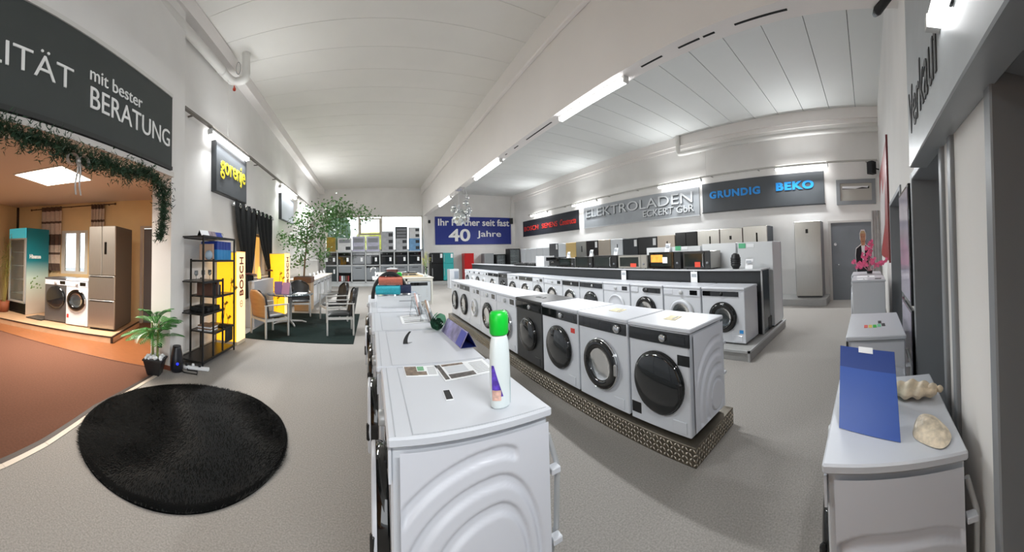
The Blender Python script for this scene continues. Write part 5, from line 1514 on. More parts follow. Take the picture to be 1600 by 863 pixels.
tag(obj('window_glow_block', B(-2.62, -2.1, 18.2, 18.5, 2.002, 2.85, .01), mat('amber_window_glow', 'a98d2e', .6, noise=.3, scale=3)), 'amber block standing in for window light behind the ficus, left on the oven rack', 'box')  # added block, its amber colour stands in for yellow window light

# ================================================================== DISPLAY ISLAND WITH HOB
ki = thing('kitchen_island', 'cream display island with hob in front of the oven rack', 'island', (.30, 10.7, 0))
KW = mat('cream_cabinet', 'cfcec6', .4)
obj('carcass', B(0, 1.78, .04, 4.6, .0, .88), KW, ki)
obj('worktop', B(-.03, 1.81, -.02, 4.6, .88, .92, .006), KW, ki)
for (a, b) in ((0, .06), (.84, .90), (1.72, 1.78)): obj('stile', B(a, b, 0, .04, 0, .88), KW, ki)
obj('top_rail', B(.06, 1.72, 0, .04, .80, .88), KW, ki)
d1 = obj('oven_door', B(.08, .83, .0, .04, .12, .79, .005), mat('pale_door', 'bfc1bf', .3), ki)
obj('bar_handle', MB().tube([(.14, 0, .72), (.14, -.05, .72), (.77, -.05, .72), (.77, 0, .72)], .018, 8), BLACK, d1)
d2 = obj('dishwasher_door', B(.92, 1.70, .0, .04, .10, .78, .005), mat('pale_blue_white', 'bfc6cb', .3), ki)
obj('control_strip', B(1.0, 1.6, -.004, .01, .64, .75), BLACKG, d2)
for k in range(5): obj('control_button', B(1.55, 1.6, -.004, .004, .50 - k * .06, .52 - k * .06), LGREY, d2)
kh = thing('hob', 'dark glass hob in a pale wooden frame lying on the cream island', 'hob', (.66, 11.1, .921))
obj('frame', MB().box(0, 1.15, 0, .08, 0, .05).box(0, 1.15, 1.4, 1.48, 0, .05).box(0, .08, .08, 1.4, 0, .05).box(1.07, 1.15, .08, 1.4, 0, .05), mat('pale_wood', 'd3bd98', .5), kh)
obj('glass', B(.08, 1.07, .08, 1.4, 0, .04), mat('hob_glass', '5e5b52', .1, coat=.5), kh)
pt = thing('cooking_pot', 'dark red cooking pot on the cream island', 'pot', (.85, 13.2, .921))
obj('pot', MB().lathe([(0, 0), (.22, 0), (.24, .03), (.24, .2), (.25, .21)], (0, 0, 0), 'z', 24), mat('dark_red_pot', '5a1f1c', .3), pt)
obj('lid', MB().lathe([(.25, .21), (.2, .25), (.05, .28), (0, .28)], (0, 0, 0), 'z', 24), LGREY, pt)
obj('lid_knob', MB().sphere((0, 0, .3), .03), BLACK, pt)
for sx in (-1, 1): obj('pot_handle', MB().tube([(sx * .23, -.05, .15), (sx * .3, -.05, .16), (sx * .3, .05, .16), (sx * .23, .05, .15)], .015, 6), BLACK, pt)
gp = thing('grill_pan', 'flat dark grill pan on the cream island behind the hob', 'pan', (1.6, 13.3, .921))
obj('pan', MB().lathe([(0, 0), (.3, 0), (.34, .06), (.32, .06), (.28, .015), (0, .015)], (0, 0, 0), 'z', 24), BLACK, gp)
obj('pan_handle', MB().tube([(0, .3, .05), (-.05, .6, .08)], .02, 8), BLACK, gp)
for k in range(4):
    tag(obj('paper_sheet', MB().grid(lambda u, v: (.42 + k * .3 + u * .25, (12.62, 13.9, 12.62, 14.3)[k] + v * .3, .925 + .05 * u * u * (k % 2)), 4, 2), PAPER), ('white sheet at the left edge of the cream island', 'curled white sheet beyond the red pot', 'white sheet behind the hob on the cream island', 'curled white sheet beyond the grill pan')[k], 'paper')
fv = thing('flower_vase', 'glass vase with pale yellow blossoms on the right end of the cream island', 'vase', (1.94, 11.2, .921))
obj('vase', MB().lathe([(0, 0), (.06, 0), (.065, .2), (.05, .28), (.07, .34), (.06, .34), (.04, .28), (.055, .2), (.05, .01), (0, .01)], (0, 0, 0), 'z', 18), GLASSC, fv)
g = MB(); bl = MB(); rnd = random.Random(8)
for k in range(9):
    e = Vector((rnd.uniform(-.16, .2), rnd.uniform(-.15, .15), rnd.uniform(.55, .95)))
    g.tube([(0, 0, .05), (e.x * .4, e.y * .4, .45), e], .005, 5)
    for q in range(14):
        c = e * rnd.uniform(.65, 1.02) + Vector((rnd.uniform(-.04, .04), rnd.uniform(-.04, .04), rnd.uniform(-.03, .03)))
        for w_ in range(4):
            a = w_ * PI / 2 + rnd.random(); d_ = Vector((math.cos(a), math.sin(a), rnd.uniform(-.2, .6))) * .032; n_ = d_.cross(Z3).normalized() * .013
            bl.add([c, c + d_ * .5 + n_, c + d_, c + d_ * .5 - n_], [(0, 1, 2, 3)])
obj('stems', g, mat('green_stem', '6f8f4a', .5), fv); obj('blossoms', bl, mat('yellow_blossom', 'd6d07a', .6), fv, kind='stuff')
fs_ = thing('faucet_stand', 'narrow white stand with four chrome taps left of the cream island', 'stand', (.02, 11.0, 0))
obj('board', MB().box(0, .22, 0, 1.6, .84, .88, .004), PAPER, fs_)
obj('foot', B(.08, .14, .1, 1.5, 0, .84), LGREY, fs_)
for k in range(4):
    y = .15 + k * .42
    f_ = obj('tap', MB().lathe([(.03, .88), (.03, .9), (.018, .92), (.016, 1.1), (0, 1.1)], (.12, y, 0), 'z', 12).tube([(.12, y, 1.08), (.12, y, 1.2), (.05, y, 1.26), (-.05, y, 1.22), (-.07, y, 1.12)], .014, 8), CHROME, fs_)
    obj('lever', MB().tube([(.12, y, 1.0), (.2, y - .02, 1.05)], .008, 6), CHROME, f_)
# chandelier
ch = thing('bubble_chandelier', 'chandelier of chrome and glass balls hanging from the white beam', 'chandelier', (3.22, 11.0, 4.08))
obj('canopy', B(-.1, .1, -.3, .3, -.03, 0, .005), CHROME, ch)
rnd = random.Random(6)
BALL = [(-.05, 0, -1.08, .25, 0), (.12, .1, -1.15, .12, 1), (.25, .0, -.98, .11, 1), (.36, .05, -.8, .09, 1), (.3, -.1, -.72, .07, 1), (.2, 0, -.52, .1, 1), (.27, 0, -.3, .07, 1), (-.22, .1, -.66, .09, 1), (-.3, 0, -.8, .08, 0), (.05, .1, -.8, .08, 0), (.15, -.1, -.86, .09, 1), (-.12, -.1, -.78, .07, 1), (.0, .2, -.6, .06, 0), (.3, .12, -1.1, .08, 1), (-.2, 0, -1.0, .07, 1)]
for (x, y, z, r, m) in BALL:
    b_ = obj('ball', MB().sphere((x, y, z), r, 18, 12), CHROME if m else mat('smoky_ball_glass', 'cdd2d2', .04, metal=.75), ch)
    obj('hanging_wire', MB().tube([(x, y, z + r * .98), (x * .6, y, -.02)], .004, 4), LGREY, b_)

# ================================================================== ON THE BLACK COUNTER
CZ = 1.238
def micro(label, y0, y1, h, front=BLACKG, side=BLACK, name='microwave', cat='microwave', d=.36, x=5.02, win=True, sticker=None, lit=False, handle=False):
    t = thing(name, label, cat, (x, (y0 + y1) / 2, CZ), FX, None)
    w_ = (y1 - y0) / 2 - .012
    obj('case', B(-w_, w_, .02, d, .012, h, .006), side, t)
    obj('door', B(-w_, w_ * .58, -.005, .02, .012, h, .005), front, t)
    obj('control_panel', B(w_ * .6, w_, -.005, .02, .012, h, .005), front if front is not BLACKG else BLACK, t)
    if win: obj('window', B(-w_ * .88, w_ * .45, -.008, -.004, h * .16, h * .86), mat('oven_window', '1d2524', .08), t)
    if lit:
        obj('lit_interior', B(-w_ * .86, -w_ * .1, -.010, -.008, h * .4, h * .84), mat('oven_lit_window', 'e8923a', .3, emit=.55, noise=.4, scale=14), t)
        obj('white_leaflet', B(-w_ * .1, w_ * .2, -.011, -.009, h * .35, h * .7), PAPER, t)
    obj('knob', MB().lathe([(.022, 0), (.022, .015), (0, .017)], (w_ * .8, -.005, h * .35), '-y', 12), GREY, t)
    if handle: obj('handle', MB().tube([(w_ * .53, -.005, h * .15), (w_ * .53, -.035, h * .2), (w_ * .53, -.035, h * .8), (w_ * .53, -.005, h * .85)], .008, 6), CHROME, t)
    if sticker: obj('sticker', B(-w_ * .1, w_ * .3, -.012, -.008, h * .12, h * .4), sticker, t)
    for sx in (-1, 1):
        for yy in (.05, d - .05): obj('foot', B(sx * w_ * .8 - .012, sx * w_ * .8 + .012, yy - .012, yy + .012, 0, .014), BLACK, t, key='mwfoot%.3f%d%.2f' % (w_, sx, yy))
    return t
RST = mat('orange_red_sticker', 'dd4a34', .5)
micro('big steel microwave with orange red sticker at the near end of the black counter', 2.73, 3.34, .34, mat('steel_front', '4a4d4f', .25, metal=.6), STEEL, sticker=RST, d=.42, handle=True)
micro('microwave with a lit orange window on the black counter', 3.37, 4.18, .34, BLACKG, BLACK, lit=True)
micro('steel microwave with red sticker, third from the near end of the counter', 4.22, 5.08, .29, STEEL, STEEL, sticker=RST)
micro('chrome fronted black mini oven on the counter', 5.12, 5.94, .30, DSTEEL, BLACK, name='mini_oven', cat='oven', handle=True)
micro('plain black microwave next to the chrome fronted mini oven', 5.98, 6.7, .28, BLACKG, BLACK)
micro('black microwave with silver case on the counter', 6.72, 7.46, .25, BLACKG, LGREY)
t = thing('coffee_machine', 'black coffee machine between white box and microwaves on the counter', 'coffee machine', (5.02, 7.85, CZ), FX)
obj('case', B(-.3, .3, .1, .4, 0, .28, .01), BLACK, t); obj('head', B(-.3, .3, -.01, .1, .17, .28, .008), BLACKG, t); obj('drip_tray', B(-.2, .2, -.02, .1, 0, .03, .004), CHROME, t)
for sx in (-.04, .04): obj('spout', MB().lathe([(.012, 0), (.014, .05), (0, .05)], (sx, .03, .12), 'z', 10), CHROME, t)
tag(obj('white_box', B(5.02, 5.4, 8.28, 8.78, CZ, CZ + .32, .006), CB[0]), 'plain white carton on the counter between coffee machine and hot plates', 'box')
for (a, b, lb) in ((8.88, 9.4, 'black double hot plate, nearer of two on the counter'), (9.45, 10.4, 'black wide hot plate, farther of two on the counter')):
    t = thing('hot_plate', lb, 'hot plate', (5.02, (a + b) / 2, CZ), FX)
    w_ = (b - a) / 2
    obj('case', B(-w_, w_, 0, .3, 0.01, .08, .006), BLACK, t)
    for sx in (-.5, .5): obj('plate', MB().lathe([(0, .1), (.09, .1), (.1, .08)], (sx * w_, .15, 0), 'z', 18), mat('iron_plate', '2c2c2d', .5), t)
    obj('foot', B(-w_ * .8, w_ * .8, .03, .27, 0, .012), BLACK, t)
t = thing('air_fryer', 'round black ribbed device standing next to the big steel microwave', 'device', (5.16, 2.3, CZ))
obj('body', MB().lathe([(0, 0), (.055, 0), (.085, .06), (.09, .16), (.07, .25), (.04, .28), (0, .28)], (0, 0, 0), 'z', 20), BLACK, t)
for k in range(4): obj('ring', MB().lathe([(.088, 0), (.094, .01), (.088, .02)], (0, 0, .06 + k * .04), 'z', 20), mat('dark_plastic', '232426', .4), t)
def card(label, p, rz, w_=.11, h=.16, lean=.05, m=PAPER, group=None):
    t = thing('price_card', label, 'card', p, rz, group)
    obj('sheet', MB().prism([(-w_ / 2, 0, 0), (w_ / 2, 0, 0), (w_ / 2, lean, h), (-w_ / 2, lean, h)], (0, .003, 0)), m, t)
    obj('stand', MB().prism([(-w_ / 4, lean * 1.8, 0), (w_ / 4, lean * 1.8, 0), (w_ / 4, lean, h * .8), (-w_ / 4, lean, h * .8)], (0, .003, 0)), m, t)
    obj('print', MB().prism([(-w_ * .35, -.001, h * .55), (w_ * .35, -.001, h * .55), (w_ * .35, -.001 + lean * .3, h * .85), (-w_ * .35, -.001 + lean * .3, h * .85)], (0, .001, 0)), mat('grey_print', 'a9aeb4', .6), t)
    return t
card('white price card leaning at the near end of the black counter', (5.1, 2.03, CZ), FX, .14, .17)
card('white card standing on top of the lit microwave', (5.15, 3.8, CZ + .341), FX, .12, .17)
card('white card standing on top of the mini oven', (5.15, 5.3, CZ + .301), FX, .12, .17)
card('white card standing on top of the plain black microwave', (5.15, 6.2, CZ + .281), FX, .12, .17)
card('white card on top of the silver-cased microwave', (5.15, 7.2, CZ + .251), FX, .12, .17)
for (y, lb) in ((3.05, 'white tag hanging on the dark counter front above the second machine'), (4.84, 'white tag hanging on the dark counter front above the closed white dryer')):
    t = thing('hanging_tag', lb, 'tag', (4.945, y, 1.0))
    obj('card', B(-.004, 0, -.07, .07, 0, .20), PAPER, t); obj('hook', B(-.004, .03, -.01, .01, .20, .215), LGREY, t); obj('print', B(-.006, -.004, -.05, .05, .1, .16), mat('grey_print', 'a9aeb4', .6), t)
for (y, lb) in ((2.3, 'green energy label on the back of the nearest white freezer'), (3.75, 'green label on the back of the third white freezer')):
    t = thing('green_label', lb, 'label', (5.476, y, 1.60))
    obj('sheet', B(-.003, 0, -.07, .07, 0, .09), mat('green_label', '5fb98a', .6), t); obj('white_part', B(-.003, 0, -.24, -.09, .01, .08), PAPER, t)
cb_ = thing('white_cabinet', 'small white cabinet with grey panel at the far end of the counter row', 'cabinet', (4.12, 15.4, 0))
obj('body', B(-.24, .24, 0, .6, .0, .98, .02), WHITE, cb_); obj('panel', B(-.02, .2, -.006, .01, .5, .88), mat('blue_grey_panel', '9aa3b0', .4), cb_)

# ================================================================== ON THE FOREGROUND MACHINES
ZA = 1.0005
def bottle(label, p, rz=0):
    t = thing('detergent_bottle', label, 'bottle', p, rz)
    g = MB(); pr = [(.0, .0), (.036, .0), (.041, .008), (.042, .07), (.043, .12), (.042, .2), (.039, .25), (.034, .272), (.03, .285), (0, .285)]
    g.lathe(pr, (0, 0, 0), 'z', 28)
    g.xf(Matrix.Diagonal((1.05, .72, 1, 1)))
    obj('body', g, mat('milky_bottle', 'dfe8e8', .25, coat=.3), t)
    c = MB().lathe([(.034, .285), (.0385, .293), (.039, .35), (.036, .37), (.03, .377), (0, .377)], (0, 0, 0), 'z', 28); c.xf(Matrix.Diagonal((1.05, .85, 1, 1)))
    obj('cap', c, GREEN, t)
    def lab(z0, z1, a0, a1, r):
        mb = MB()
        mb.grid(lambda u, v: (1.05 * r * math.cos(a0(v) + (a1(v) - a0(v)) * u), .72 * r * math.sin(a0(v) + (a1(v) - a0(v)) * u), z0 + (z1 - z0) * v), 8, 8)
        return mb
    obj('label', lab(.05, .17, lambda v: R_(195), lambda v: R_(262 - 50 * v), .0434), mat('violet_label', '5a3fae', .4, noise=.5, scale=45), t)
    obj('label', lab(.035, .075, lambda v: R_(197), lambda v: R_(250), .0438), mat('peach_label', 'dcb3a4', .4, noise=.3, scale=60), t)
    obj('level_strip', lab(.01, .1, lambda v: R_(318), lambda v: R_(322 + 2 * v), .0434), mat('teal_strip', '4a98a4', .4), t)
    return t
bottle('white detergent bottle with green cap standing on the nearest machine', (.495, 1.18, ZA), R_(10))
bottle('white detergent bottle with green cap behind the rolled towels', (.42, 4.85, ZA), R_(-20))
def flat(name, label, cat, pts, m, prints=(), th=.003):
    t = thing(name, label, cat, (sum(p[0] for p in pts) / 4, sum(p[1] for p in pts) / 4, pts[0][2]))
    fpart('sheet', MB().prism(pts, (0, 0, th)), m, t)
    a, b, c, d_ = [Vector(p) for p in pts]
    for (u0, u1, v0, v1, pm_) in prints:
        P = lambda u, v: (a + (b - a) * u) * (1 - v) + (d_ + (c - d_) * u) * v + Vector((0, 0, th + .0004))
        fpart('print', MB().prism([P(u0, v0), P(u1, v0), P(u1, v1), P(u0, v1)], (0, 0, .0004)), pm_, t)
    return t
PBR = mat('photo_brown', '7a6a5c', .5, noise=.5, scale=40); PGR = mat('photo_green', '6fa880', .5, noise=.3, scale=60); PTX = mat('text_grey', '9a9c9e', .6); PGY = mat('photo_grey', '55504c', .5, noise=.6, scale=50); PBL = mat('photo_bluegrey', '5c6478', .5, noise=.2, scale=50)
flat('leaflet', 'small printed leaflet on the nearest machine, left of the big booklet', 'leaflet', [(.165, 1.6, ZA), (.33, 1.58, ZA), (.345, 1.73, ZA), (.165, 1.745, ZA)], PAPER,
     [(.02, .38, .06, .94, PBR), (.4, .6, .5, .92, PGR), (.38, .66, .08, .42, PBR)] + [(.7, .95, .14 + k * .13, .18 + k * .13, PTX) for k in range(6)])
flat('booklet', 'big open booklet with a washer drum picture on the nearest machine', 'booklet', [(.345, 1.50, ZA), (.62, 1.535, ZA), (.625, 1.748, ZA), (.335, 1.735, ZA)], PAPER,
     [(.02, .1, .05, .95, PGY), (.12, .55, .82, .95, PBR), (.13, .62, .06, .30, PGY), (.15, .55, .36, .78, mat('photo_pale', 'cfd3d8', .5))] + [(.66, .94, .12 + k * .1, .15 + k * .1, PTX) for k in range(8)])
dr_ = MB().lathe([(.018, 0), (.032, 0)], (.44, 1.63, ZA + .005), 'z', 24)
flat('black_tag', 'small black rectangular tag lying on the nearest machine', 'tag', [(.30, 1.30, ZA), (.335, 1.30, ZA), (.34, 1.40, ZA), (.307, 1.40, ZA)], PAPER, [(.08, .92, .05, .95, BLACK)])
bk2 = thing('bent_tag', 'thin dark bent tag standing on the second foreground machine', 'tag', (.23, 2.2, ZA))
obj('upright', MB().grid(lambda u, v: (-.02 + .05 * v * v + u * .035 * (1 - .55 * v), .0 + v * .05, .075 * v), 3, 8), BLACK, bk2)
obj('foot', MB().prism([(-.02, 0, 0), (.015, 0, 0), (.05, .04, 0), (.015, .04, 0)], (0, 0, .002)), GREY, bk2)
def towel(label, c, ax, L, r, m, z0=ZA):
    t = thing('rolled_towel', label, 'towel', (c[0], c[1], z0))
    a = Vector((math.cos(ax), math.sin(ax), 0)); s = Vector((-math.sin(ax), math.cos(ax), 0))
    def f(u, v):
        ph = u * 2 * PI * 3.2
        rr = r * (.22 + .78 * u) * (1 + .03 * math.sin(7 * ph + 3 * v))
        p = a * (L * (v - .5)) + s * rr * math.cos(ph) + Vector((0, 0, r * 1.03 + rr * math.sin(ph)))
        return p
    obj('roll', MB().grid(f, 120, 12), m, t)
    g = MB()
    for e in (-1, 1):
        g.lathe([(0, 0), (r * .97, 0)], (0, 0, 0), 'z', 20)
    return t
TG = mat('green_terry', '3f7a5c', .95, noise=.2, scale=60, bump=.4, bscale=200); TT = mat('turquoise_terry', '3fb4c6', .95, noise=.1, scale=60, bump=.4, bscale=200); TC = mat('coral_terry', 'd47a66', .95, noise=.1, scale=60, bump=.4, bscale=200); TN = mat('navy_terry', '38405c', .95, noise=.1, scale=60, bump=.4, bscale=200)
towel('rolled dark green towel on the second foreground machine', (.555, 2.62), R_(70), .2, .06, TG)
ca = thing('folded_tent_card', 'long folded tent card, blue with photos, on the foreground machines', 'card', (.62, 2.25, ZA))
TB_, TA_ = .052, .10
Y0, Y1 = -.25, .27
obj('photo_side', MB().prism([(-TB_, Y0, 0), (-TB_ - .01, Y1, 0), (-.01, Y1, TA_), (0, Y0, TA_)], (-.003, 0, 0)), mat('card_photo', '8a86b0', .4, noise=.6, scale=10), ca)
obj('back_side', MB().prism([(TB_, Y0, 0), (TB_ - .01, Y1, 0), (-.01, Y1, TA_), (0, Y0, TA_)], (.003, 0, 0)), mat('card_navy', '1f2a6e', .4), ca)
obj('floor_side', MB().prism([(-TB_, Y0, 0.001), (TB_, Y0, 0.001), (TB_ - .01, Y1, 0.001), (-TB_ - .01, Y1, 0.001)], (0, 0, .002)), mat('card_navy', '1f2a6e', .4), ca)
for (a, b, lo, hi, m, nm) in ((.0, .28, .05, .95, PAPER, 'white_field'), (.3, .52, .1, .9, mat('photo_tan', 'b58463', .5, noise=.5, scale=30), 'photo'), (.56, .7, .2, .95, mat('photo_cyan', '79b8d8', .5, noise=.3, scale=30), 'photo'), (.74, .98, .05, .95, mat('card_blue', '3c46a8', .4), 'blue_field')):
    q = lambda e, k: Vector((-TB_ * (1 - k) - .0045, Y1 + (Y0 - Y1) * e, TA_ * k))
    obj(nm, MB().prism([q(a, lo), q(b, lo), q(b, hi), q(a, hi)], (-.001, 0, 0)), m, ca)
# tray with towels on the fourth machine
tr_ = thing('acrylic_tray', 'white glossy raised tray carrying the rolled towels', 'tray', (.33, 4.05, ZA))
TRM = mat('gloss_white_acrylic', 'dfe4e8', .08, coat=.6)
obj('top', B(-.27, .27, -.2, .28, .12, .135, .004), TRM, tr_)
obj('front', B(-.27, .27, -.2, -.19, 0, .12), TRM, tr_)
for sx in (-.27, .26): obj('side', B(sx, sx + .01, -.19, .28, 0, .12), TRM, tr_)
obj('slot', B(.0, .18, -.203, -.198, .07, .078), GREY, tr_)
towel('rolled turquoise towel in front on the white tray', (.20, 3.95), R_(-12), .30, .062, TT, ZA + .136)
towel('rolled coral towel lying on the turquoise one', (.24, 4.06), R_(-10), .30, .058, TC, ZA + .245)
towel('rolled navy towel right of the turquoise one', (.43, 4.05), R_(-10), .14, .062, TN, ZA + .136)
hp = thing('black_hoop', 'black looped hose hoop standing behind the rolled towels', 'hoop', (.26, 4.55, ZA))
obj('loop', MB().tube([(.25 * math.cos(a), 0, .02 + .36 * math.sin(a)) for a in [PI * k / 16 for k in range(17)]], .028, 10), BLACK, hp)
obj('inner_loop', MB().tube([(.02 + .11 * math.cos(a), .02, .02 + .34 * math.sin(a)) for a in [PI * k / 12 for k in range(13)]], .03, 10), mat('dark_plastic', '232426', .4), hp)
for (x, y, h, m, lb, rz) in ((.50, 3.25, .20, mat('pinkish_leaf', 'c9a7a0', .5, noise=.3, scale=20), 'pink leaflets in a clear holder right of the towels', 62), (.56, 2.95, .17, mat('wood_tone_leaf', '9a7d66', .5, noise=.4, scale=20), 'brown leaflet in a clear holder behind the green towel', 62)):
    t = thing('leaflet_holder', lb, 'holder', (x, y, ZA), R_(rz))
    obj('clear_front', MB().prism([(-.08, 0, 0), (.08, 0, 0), (.08, .05, h * .8), (-.08, .05, h * .8)], (0, .003, 0)), GLASSC, t)
    obj('clear_back', MB().prism([(-.08, .09, 0), (.08, .09, 0), (.08, .065, h), (-.08, .065, h)], (0, .003, 0)), GLASSC, t)
    obj('leaflet', MB().prism([(-.03, .008, .004), (.01, .008, .004), (.01, .06, h * 1.15), (-.03, .06, h * 1.15)], (0, .003, 0)), m, t)
    obj('leaflet', MB().prism([(.015, .01, .004), (.07, .01, .004), (.07, .06, h * 1.05), (.015, .06, h * 1.05)], (0, .003, 0)), PAPER, t)
flat('leaflet', 'flat pale leaflet on the third foreground machine', 'leaflet', [(.27, 2.86, ZA), (.5, 2.9, ZA), (.52, 3.3, ZA), (.28, 3.25, ZA)], PAPER, [(.1, .9, .1 + k * .2, .2 + k * .2, PTX) for k in range(4)])
# leaflets on the middle row
ZM = 1.0055
for (x, y, w_, L, m, lb) in ((2.25, 3.8, .04, .2, BLACK, 'dark leaflet on the dark grey machine of the middle row'), (2.27, 3.08, .05, .17, PAPER, 'white leaflet on the third machine of the middle row'),
                             (2.28, 2.32, .07, .15, mat('yellow_white_leaflet', 'd8cba4', .6, noise=.3, scale=25), 'yellow and white leaflet on the chrome-rimmed machine of the middle row'),
                             (2.27, 1.62, .08, .12, mat('yellow_white_leaflet', 'd8cba4', .6, noise=.3, scale=25), 'faded sticker sheet on the nearest machine of the middle row')):
    flat('leaflet', lb, 'leaflet', [(x - w_, y - L / 2, ZM), (x + w_, y - L / 2 + .03, ZM), (x + w_, y + L / 2 + .03, ZM), (x - w_, y + L / 2, ZM)], m, [(.1, .9, .2, .35, PTX)])

# ================================================================== ON THE MACHINES ALONG THE BACK WALL
ZR_ = .8505
bf = thing('blue_folder', 'blue cardboard display folder leaning on the machine beside the wall', 'folder', (1.22, .02, ZR_))
a = Vector((1.28, .14, ZR_)); b = Vector((1.17, -.10, ZR_)); up = Vector((.17, 0.0, .27))
n_ = (b - a).cross(up).normalized()
BLU = mat('folder_blue', '2450a8', .35); BLU2 = mat('folder_dark_blue', '173a86', .35)
fpart('lower_leaf', MB().prism([a, b, b + up * .76, a + up * .76], n_ * .004), BLU, bf)
fpart('upper_leaf', MB().prism([a + up * .76, b + up * .76, b + up * 1.04, a + up * 1.04], n_ * .004), BLU2, bf)
fpart('white_tab', MB().prism([a + (b - a) * .36 + up * .98, a + (b - a) * .62 + up * .98, a + (b - a) * .62 + up * 1.06, a + (b - a) * .36 + up * 1.06], n_ * .007), PAPER, bf)
fpart('back_leg', MB().prism([a + up * .97 + Vector((.004, 0, -.004)), b + up * .97 + Vector((.004, 0, -.004)), Vector((b.x + .30, b.y, ZR_)), Vector((a.x + .30, a.y, ZR_))], (.004, 0, 0)), mat('folder_cyan_edge', '48a8b8', .4), bf)
SHM = mat('shell_cream', 'd8c7ac', .45, noise=.25, scale=22, bump=.3, bscale=60)
sc_ = thing('conch_shell', 'cream conch shell lying on the machine behind the blue folder', 'shell', (1.50, -.19, ZR_), R_(74))
g = MB()
def conch(u, v):
    a_ = v * 2 * PI; k = math.sin(PI * min(.98, .12 + u * .86)) ** .8
    x_ = -.12 + .26 * u
    r = .045 * k * (1 + .16 * math.sin(u * 26 + a_) + .12 * math.sin(3 * a_ + 4 * u))
    return (x_, r * 1.15 * math.cos(a_), .038 + r * .85 * math.sin(a_))
g.grid(conch, 60, 24)
g.sphere((-.10, 0, .045), .028, 10, 8); g.sphere((-.135, .005, .048), .017, 8, 6)
obj('whorls', g, SHM, sc_)
g = MB(); g.grid(lambda u, v: (-.02 + .22 * u - .03 * math.sin(PI * v), -.075 + .07 * v * (1 - .5 * u), .012 + .045 * math.sin(PI * v) * (1 - .6 * u) + .004 * math.sin(u * 30)), 20, 8)
obj('lip', g, mat('shell_pale', 'e0cdb2', .4, noise=.2, scale=15), sc_)
cs = thing('oyster_shell', 'flat oval cream seashell lying on the near corner of the machine by the wall', 'shell', (1.21, -.225, ZR_), R_(195))
g = MB()
def clam(u, v):
    a_ = u * 2 * PI
    z = .004 + .036 * (1 - v * v) ** .7 + .0025 * math.sin(v * 26 + 2 * math.sin(a_)) * v
    return (.105 * v * math.cos(a_) * (1 + .12 * math.cos(2 * a_ + .6)) - .02 * (1 - v), .068 * v * math.sin(a_) * (1 + .1 * math.sin(3 * a_)), z)
g.grid(clam, 48, 18)
obj('valve', g, mat('shell_sand', 'd9cbb4', .45, noise=.3, scale=30, bump=.2, bscale=90), cs)
obj('hinge', MB().sphere((-.07, .0, .016), .022, 10, 6, (1, 1.2, .6)), mat('shell_grey', 'a79c92', .5), cs)
sk = thing('sticker_sheet', 'colourful energy stickers on the machine behind the blue folder', 'sticker', (3.0, -.02, ZR_))
for k, (dx, dy, m) in enumerate(((-.14, .06, RST), (-.14, .02, mat('yellow_sticker', 'd8c23c', .5)), (-.14, -.02, GREEN), (.0, -.07, BLACK), (-.1, -.1, BLACK), (-.12, -.06, mat('green_label', '5fb98a', .6)))):
    obj('sticker', B(dx - .05, dx + .05, dy - .016, dy + .016, 0, .001), m, sk)
ZT = 1.0405
for (x, y, rz, w_, L, m, lb) in ((5.0, .1, 10, .2, .16, PAPER, 'white papers lying on the machine under the pink blossoms'), (5.05, -.15, -5, .12, .1, BLACK, 'small dark tray on the machine under the pink blossoms'), (5.4, .05, 0, .3, .3, PAPER, 'white sheet under the stems of the pink blossoms')):
    c = math.cos(R_(rz)); s = math.sin(R_(rz))
    flat('paper_sheet' if m is PAPER else 'dark_tray', lb, 'paper' if m is PAPER else 'tray', [(x + c * a - s * b, y + s * a + c * b, ZT) for a, b in ((-w_ / 2, -L / 2), (w_ / 2, -L / 2), (w_ / 2, L / 2), (-w_ / 2, L / 2))], m, [(.2, .8, .3, .4, PTX)])
pk = thing('pink_blossom_branch', 'artificial pink cherry blossom branches standing on the far machines by the wall', 'plant', (6.0, -.02, 1.041))
obj('pot', MB().lathe([(0, 0), (.05, 0), (.06, .05), (.05, .05), (0, .045)], (0, 0, 0), 'z', 14), BLACK, pk)
g = MB(); bl = MB(); rnd = random.Random(12)
for (ty, tz) in ((.22, .12), (.12, .3), (.02, .42), (-.08, .22), (-.24, .14), (-.34, .2), (.3, .2), (.1, .16), (-.04, .5)):
    e = Vector((rnd.uniform(-.08, .08), ty * 1.05, tz * 1.2)); m_ = e * .5 + Vector((0, 0, .06))
    g.tube([(0, 0, .03), m_, e], [.008, .006, .004], 5)
    for q in range(13):
        k = rnd.uniform(.45, 1.03); c = (m_ * (1 - (k - .5) * 2) + e * ((k - .5) * 2) if k > .5 else m_ * k * 2) + Vector((rnd.uniform(-.035, .035), rnd.uniform(-.035, .035), rnd.uniform(-.03, .03)))
        for w2 in range(5):
            a_ = w2 * 2 * PI / 5 + rnd.random(); d_ = Vector((rnd.uniform(-.5, .5), math.cos(a_), math.sin(a_))).normalized() * .034
            n2 = d_.cross(Vector((1, 0, 0))).normalized() * .015
            bl.add([c, c + d_ * .55 + n2, c + d_, c + d_ * .55 - n2], [(0, 1, 2, 3)])
obj('branches', g, mat('pink_stem', 'b98a90', .6), pk)
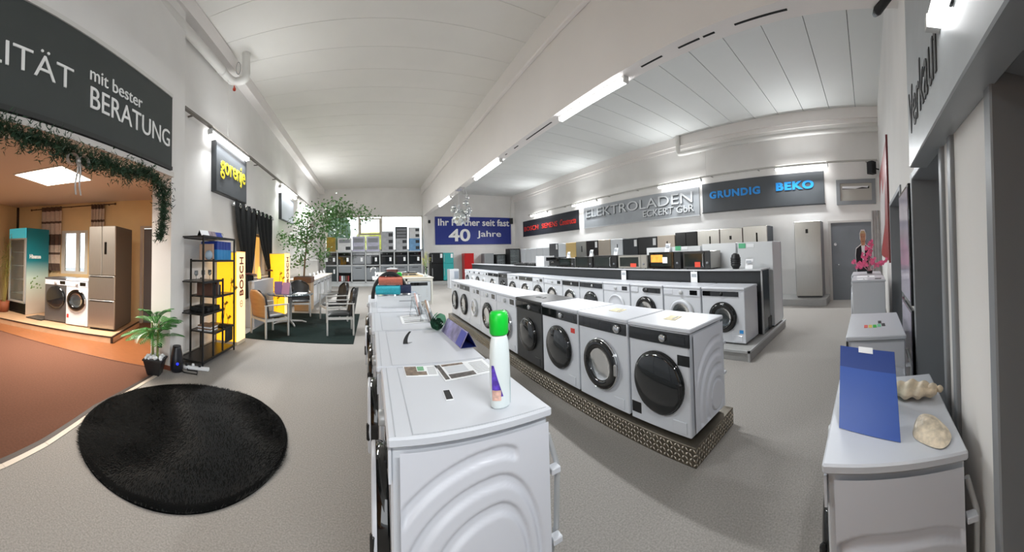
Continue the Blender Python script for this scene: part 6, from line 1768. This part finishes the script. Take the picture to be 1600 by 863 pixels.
obj('blossoms', bl, mat('pink_blossom', 'f0709e', .6, noise=.15, scale=30), pk, kind='stuff')
# cardboard figure
cf = thing('cardboard_figure', 'cardboard cutout of a person in dark suit and white shirt behind the pink blossoms', 'figure', (6.95, .08, 0))
def cut(poly, x, th, m, nm): fpart(nm, MB().prism([(6.95 + x, .10 + y * .62, z) for (y, z) in poly], (th, 0, 0)), m, cf)
body = [(-.19, .02), (-.2, .9), (-.24, 1.0), (-.27, 1.35), (-.24, 1.5), (-.08, 1.58), (-.07, 1.64), (-.105, 1.7), (-.11, 1.82), (-.06, 1.9), (.06, 1.9), (.11, 1.82), (.105, 1.7), (.07, 1.64), (.08, 1.58), (.24, 1.5), (.27, 1.35), (.24, 1.0), (.2, .9), (.19, .02)]
cut([(y * 1.07, z * 1.01) for y, z in body], 0, .006, PAPER, 'board')
cut(body[:6] + [(0, 1.54)] + body[14:], -.003, .003, mat('suit_print', '15161c', .6), 'suit_print')
cut([(-.07, 1.6), (-.035, 1.25), (.035, 1.25), (.07, 1.6)], -.006, .003, PAPER, 'shirt_print')
cut([(-.06, 1.57), (-.085, 1.68), (-.09, 1.8), (-.05, 1.87), (.05, 1.87), (.09, 1.8), (.085, 1.68), (.06, 1.57)], -.007, .003, mat('face_print', 'b98a6c', .6, noise=.1, scale=12), 'face_print')
cut([(-.095, 1.76), (-.1, 1.83), (-.05, 1.89), (.05, 1.89), (.1, 1.83), (.095, 1.76), (.075, 1.83), (-.075, 1.83)], -.009, .003, mat('grey_blond_print', 'c3ad84', .6), 'hair_print')
for sy in (-.035, .035): cut([(sy - .014, 1.755), (sy + .014, 1.755), (sy + .014, 1.765), (sy - .014, 1.765)], -.009, .003, BLACK, 'eye_print')
cut([(-.03, 1.655), (.03, 1.655), (.03, 1.665), (-.03, 1.665)], -.009, .003, mat('mouth_print', '8a4f44', .6), 'mouth_print')
fpart('rear_strut', MB().prism([(6.96, .05, 0), (7.25, .05, 0), (6.96, .05, 1.0)], (0, .01, 0)), mat('cardboard', 'a98c66', .8), cf)
